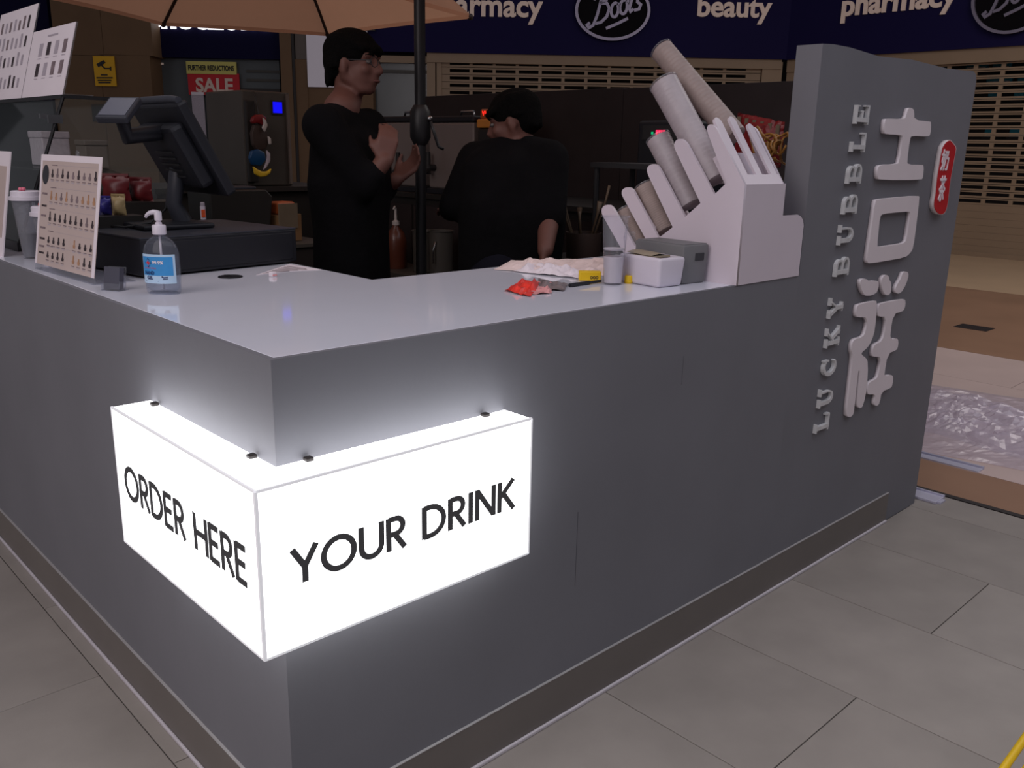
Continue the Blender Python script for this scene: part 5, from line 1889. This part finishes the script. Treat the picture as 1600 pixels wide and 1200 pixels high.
def head(mb, c, F, L_, Z_, s=1.0):
    """skull, jaw, brow, nose, cheeks, lips, ears; F forward, L_ left, Z_ up; c = centre of the skull"""
    X_ = Matrix((F, L_, Z_)).transposed()

    def P(f, l, z_):
        return c+(F*f+L_*l+Z_*z_)*s
    mb.ball(P(-.012, 0, .028), .094*s, .074*s, .088*s, 20, 14, X_)
    mb.ball(P(.022, 0, -.030), .068*s, .060*s, .072*s, 18, 12, X_)
    mb.ball(P(.050, 0, -.082), .030*s, .034*s, .024*s, 14, 10, X_)      # chin
    for q in (-1, 1):
        capsule(mb, P(-.005, q*.055, -.045), P(.045, q*.026, -.086), .020*s, .018*s, 10)   # jaw line
        mb.ball(P(.062, q*.036, -.022), .022*s, .022*s, .020*s, 12, 8, X_)                # cheek
        mb.ball(P(.071, q*.030, .022), .016*s, .024*s, .011*s, 12, 8, X_)                 # brow
        mb.ball(P(-.004, q*.075, -.012), .019*s, .009*s, .031*s, 12, 8, X_)               # ear
    mb.ball(P(.070, 0, .040), .018*s, .046*s, .032*s, 14, 10, X_)       # forehead
    capsule(mb, P(.084, 0, .012), P(.104, 0, -.026), .0085*s, .013*s, 10)   # nose
    for q in (-1, 1):
        mb.ball(P(.094, q*.011, -.030), .010*s, .009*s, .008*s, 10, 6, X_)
    mb.ball(P(.082, 0, -.054), .014*s, .024*s, .0065*s, 12, 8, X_)      # lips
    mb.ball(P(.080, 0, -.064), .013*s, .021*s, .0065*s, 12, 8, X_)
    return P


def face_parts(P, o, X_, s):
    for q in (-1, 1):
        MB().ball(P(.076, q*.031, .004), .0095*s, .013*s, .0075*s, 12, 8, X_).build('eye', 'eye_white', o, world=True, smooth=True)
        MB().ball(P(.083, q*.031, .004), .004*s, .0062*s, .0062*s, 10, 6, X_).build('iris', 'ink', o, world=True, smooth=True)
        MB().tube([P(.086, q*.012, .024), P(.088, q*.030, .030), P(.074, q*.050, .024)], [.0035*s, .004*s, .0022*s], 6).build('eyebrow', 'hair', o, world=True, smooth=True)
    MB().ball(P(.089, 0, -.059), .0085*s, .020*s, .0062*s, 12, 8, X_).build('mouth', 'lips', o, world=True, smooth=True)


# ---- standing person, in profile to the right
z0 = .10
ftp = DEP(546, 230, 3.2)
base = Vector((ftp.x, ftp.y, z0))
ca, sa = math.cos(math.radians(20)), math.sin(math.radians(20))
F = (RH*ca-NRM*sa).normalized()
Lf = Vector((0, 0, 1)).cross(F)
Zv = Vector((0, 0, 1))
p1 = thing('person', 'person in black clothes standing in profile, hands raised before the chest', 'person', base)


def B(f, l, z_):
    return base+F*f+Lf*l+Zv*z_


hc = DEP(554, 100, 3.2)                # skull centre
hrel = hc-base
Fh = (RH*.93-NRM*.36).normalized()
Lh = Zv.cross(Fh)
body = MB()
P = head(body, hc, Fh, Lh, Zv, 1.02)
hz = hrel.z
neck0 = B(-.03, 0, hz-.165)
limb(body, [hc+Fh*(-.022)+Zv*(-.05), hc+Fh*(-.03)+Zv*(-.11), neck0], [.056, .053, .066])
limb(body, [neck0+Zv*(-.06), B(-.02, 0, hz-.38), B(-.01, 0, hz-.58), B(0, 0, hz-.74)], [.07, .09, .085, .095])
sh = hz-.222
elR, elL = DEP(566, 290, 3.12), DEP(590, 300, 3.36)
wrR, wrL = DEP(601, 252, 3.10), DEP(618, 281, 3.30)
limb(body, [B(-.01, -.155, sh), elR, wrR], [.058, .043, .029])
limb(body, [B(-.01, .155, sh), elL, wrL], [.058, .043, .029])
hand(body, wrR, DEP(606, 218, 3.10)-wrR, -RH*.3+NRM, 1.0, .55)
hand(body, wrL, DEP(640, 262, 3.30)-wrL, -NRM*.4+Zv*.7, 1.0, .6, True)
for q in (-1, 1):
    limb(body, [B(0, q*.07, hz-.80), B(.02, q*.10, .50), B(-.01, q*.10, .09)], [.075, .060, .045])
    limb(body, [B(-.04, q*.10, .05), B(.15, q*.11, .035)], [.045, .038])
remeshed(body, 'body', 'skin', p1, .008, 3)
face_parts(P, p1, Matrix((Fh, Lh, Zv)).transposed(), 1.02)
shirt = MB()
limb(shirt, [B(-.035, 0, hz-.185), B(-.025, 0, hz-.30)], [.072, .11])
for q in (-1, 1):
    limb(shirt, [B(-.03, q*.045, hz-.215), B(-.015, q*.150, sh-.005)], [.072, .072])
for q in (-1, 0, 1):
    limb(shirt, [B(-.01, q*.06, hz-.31), B(.0, q*.06, hz-.42), B(.0, q*.05, hz-.58), B(0, q*.055, hz-.84)], [.105, .125, .115, .118])
limb(shirt, [B(-.01, -.155, sh), elR, elR.lerp(wrR, .45)], [.076, .063, .050])
limb(shirt, [B(-.01, .155, sh), elL, elL.lerp(wrL, .45)], [.076, .063, .050])
remeshed(shirt, 'shirt', 'black_cloth', p1, .012, 5)
trs = MB()
limb(trs, [B(0, 0, hz-.82), B(0, 0, hz-.90)], [.135, .13])
for q in (-1, 1):
    limb(trs, [B(0, q*.075, hz-.84), B(.02, q*.10, .50), B(-.01, q*.10, .10)], [.115, .082, .066])
remeshed(trs, 'trousers', 'navy_cloth', p1, .014, 4)
for q in (-1, 1):
    sm = MB()
    limb(sm, [B(-.05, q*.10, .048), B(.06, q*.105, .045), B(.17, q*.112, .036)], [.048, .046, .036])
    remeshed(sm, 'shoe', 'ink', p1, .012, 2)


def hair(P, o, s, X_, fringe=True, seed=1, back=-.06):
    mb = MB()
    mb.ball(P(-.016, 0, .042), .104*s, .083*s, .080*s, 22, 14, X_)
    mb.ball(P(-.055, 0, .010), .062*s, .074*s, .075*s, 18, 12, X_)
    if fringe:
        for k in range(9):
            l = -.066+.0165*k
            f0 = .068-abs(l)*.35
            capsule(mb, P(f0-.03, l, .096-abs(l)*.4), P(f0+.026, l+.006, .044+.006*math.sin(k*2.3)), .017*s, .011*s, 8)
    for k in range(14):                # locks down to the ears and nape
        t = math.radians(95+170*k/13)
        f, l = .088*math.cos(t)-.012, .080*math.sin(t)
        capsule(mb, P(f*.8, l*.85, .08), P(f*1.02, l*1.0, back+.05 if abs(l) > .06 else back+.01*math.sin(k*3)), .020*s, .012*s, 8)
    remeshed(mb, 'hair', 'hair', o, .008, 2)


hair(P, p1, 1.02, Matrix((Fh, Lh, Zv)).transposed())
for q in (-1,):
    MB().tube([P(.02, q*.078, .008), P(.098, q*.060, .006)], .0018, 6).build('spectacle_arm', 'ink', p1, world=True)
    mb = MB()
    mb.tube([P(.100+.002*math.cos(t*.5236), q*.034+.022*math.cos(t*.5236), .002+.017*math.sin(t*.5236)) for t in range(13)], .0016, 6)
    mb.build('spectacle_rim', 'ink', p1, world=True)

# ---- second person bending to the left, back to the camera
DB = 3.42
b0 = DEP(800, 300, DB)
base2 = Vector((b0.x, b0.y, z0))
F2 = (-RH*.80+NRM*.60).normalized()
L2 = Zv.cross(F2)
p2 = thing('person', 'person in black bending over the back counter, face turned left', 'person', base2)


def Q(px, py, dd=0):
    return DEP(px, py, DB+dd)


hc2 = Q(802, 190)
Zt = (Zv-RH*.25+NRM*.05).normalized()
Fh2 = (-RH*.95+NRM*.15-Zv*.45)
Fh2 = (Fh2-Zt*Fh2.dot(Zt)).normalized()
Lh2 = Zt.cross(Fh2)
body = MB()
P2 = head(body, hc2, Fh2, Lh2, Zt, 1.0)
nk = Q(812, 236)
limb(body, [hc2+Zt*(-.05), hc2+Zt*(-.10)-Fh2*.02, nk], [.055, .053, .066])
hipc = Vector((base2.x, base2.y, .98))
limb(body, [nk+Zv*(-.03), Q(800, 290), hipc.lerp(Q(800, 290), .4), hipc], [.07, .085, .085, .085])
eR, wR = Q(858, 338, -.05), Q(852, 392, -.14)
eL, wL = Q(712, 320, .05), Q(700, 330, .28)
shR, shL = Q(858, 250, -.03), Q(745, 252, .06)
limb(body, [shR, eR, wR], [.055, .045, .030])
limb(body, [shL, eL, wL], [.055, .043, .030])
hand(body, wR, Vector((0, 0, -1))-RH*.2, -RH, 1.0, .4)
hand(body, wL, NRM-RH*.2, -Zv, 1.0, .4, True)
for q in (-1, 1):
    limb(body, [hipc+L2*q*.07+Zv*(-.05), Vector((base2.x, base2.y, .52))+L2*q*.10+F2*.03, Vector((base2.x, base2.y, .19))+L2*q*.10], [.075, .060, .045])
    limb(body, [Vector((base2.x, base2.y, .15))+L2*q*.10-F2*.04, Vector((base2.x, base2.y, .137))+L2*q*.11+F2*.15], [.045, .037])
remeshed(body, 'body', 'skin', p2, .009, 3)
face_parts(P2, p2, Matrix((Fh2, Lh2, Zt)).transposed(), 1.0)
shirt = MB()
limb(shirt, [nk+Zv*(-.02), Q(803, 275)], [.082, .125])
limb(shirt, [Q(825, 244), shR], [.080, .078])
limb(shirt, [Q(785, 246), shL], [.080, .076])
for px_, dx_ in ((838, .075), (803, 0), (768, -.085)):
    limb(shirt, [Q(px_, 275), Q(px_-2, 330), hipc+RH*dx_+Zv*.03], [.118, .125, .125])
limb(shirt, [shR, eR], [.080, .066])
limb(shirt, [shL, eL, eL.lerp(wL, .5)], [.080, .066, .055])
remeshed(shirt, 'shirt', 'black_cloth', p2, .012, 5)
trs = MB()
limb(trs, [hipc-RH*.06, hipc+RH*.06], [.14, .14])
for q in (-1, 1):
    limb(trs, [hipc+L2*q*.08, Vector((base2.x, base2.y, .52))+L2*q*.10+F2*.03, Vector((base2.x, base2.y, .20))+L2*q*.10], [.12, .085, .068])
remeshed(trs, 'trousers', 'navy_cloth', p2, .014, 4)
for q in (-1, 1):
    sm = MB()
    limb(sm, [Vector((base2.x, base2.y, .148))+L2*q*.10-F2*.05, Vector((base2.x, base2.y, .136))+L2*q*.112+F2*.16], [.048, .036])
    remeshed(sm, 'shoe', 'ink', p2, .012, 2)
hair(P2, p2, 1.0, Matrix((Fh2, Lh2, Zt)).transposed(), True, 2, -.03)
# ================================================================== ON THE FLOOR AT THE RIGHT


def film_fn(u, v):
    a_, b2_, c_, d_ = Vector((3.86, .62, 0)), Vector((3.92, -.62, 0)), Vector((5.35, -.35, 0)), Vector((5.25, 1.05, 0))
    return (a_.lerp(b2_, u)).lerp(d_.lerp(c_, u), v)


o = thing('plastic_film', 'crumpled heap of clear plastic film on the floor behind the sign panel', 'film', (4.5, .2, 0))


def film_pt(seed, amp, sc):
    def g(u, v):
        p_ = film_fn(.5+(u-.5)*sc, .5+(v-.5)*sc)
        f = 2.3
        r_ = abs(noise.fractal(Vector((p_.x*f+seed, p_.y*f, seed)), .8, 2.2, 5))
        e_ = max(0, math.sin(u*PI))**.5*max(0, math.sin(v*PI))**.5
        jag = noise.noise(Vector((p_.x*2+seed, p_.y*2, 7)))*.18
        p_.x += jag*.8
        p_.y += noise.noise(Vector((p_.y*2.3, seed, p_.x*2)))*.15
        p_.z = .003+amp*e_*(.15+r_)
        return p_
    return g


MB().grid(film_pt(2.7, .06, 1.0), 46, 46).build('lower_sheet', 'film', o, world=True)
MB().grid(film_pt(9.1, .15, .72), 40, 40).build('upper_sheet', 'film', o, world=True)

o = thing('metal_strip', 'loose pale metal strip lying along the edge of the tan floor band', 'strip', (3.70, .5, 0))
MB().box(3.672, 3.735, -.045, 1.4, 0, .006).build('face', 'alu', o, world=True, bevel=.0015)
MB().box(3.735, 3.748, -.045, 1.4, 0, .014).build('lip', 'alu', o, world=True)
o = thing('metal_strip', 'short pale metal strip under the foot of the sign panel', 'strip', (3.17, .1, 0))
MB().box(3.10, 3.19, -.07, .6, 0, .012).build('face', 'alu', o, world=True, bevel=.002)
MB().box(3.19, 3.20, -.07, .6, 0, .018).build('lip', 'alu', o, world=True)
MB().box(3.115, 3.17, -.085, -.07, 0, .008).build('end_tab', 'alu', o, world=True)

# yellow tubular barrier foot entering at the lower right
y1a, y1b = T(1566, 1204, .25), T(1604, 1150, .25)
dv = (y1b-y1a).normalized()
nv = dv.cross(Zv)
o = thing('safety_barrier', 'yellow tubular safety barrier entering at the lower right corner', 'barrier', (y1a.x+.1, y1a.y-.05, 0))
mid = y1a+dv*.15
for k in range(2):
    off = nv*(.034*k)
    a_, b2_ = y1a-dv*.45+off, y1a+dv*.55+off
    MB().tube([Vector((a_.x, a_.y, .25)), Vector((b2_.x, b2_.y, .25))], .0085, 10).build('rail', 'yellow', o, world=True, smooth=.7)
for s_ in (-.44, .54):
    f_ = y1a+dv*s_+nv*.017
    MB().tube([Vector((f_.x, f_.y, 0)), Vector((f_.x, f_.y, .262))], .012, 10).build('leg', 'yellow', o, world=True, smooth=.7)
    MB().lathe([(0, 0), (.05, 0), (.05, .008), (.015, .014), (0, .014)], 16, Matrix.Translation((f_.x, f_.y, 0))).build('foot', 'yellow', o, world=True)

# clean helper properties
for o in bpy.data.objects:
    for k in ('_f', '_n'):
        if k in o:
            del o[k]
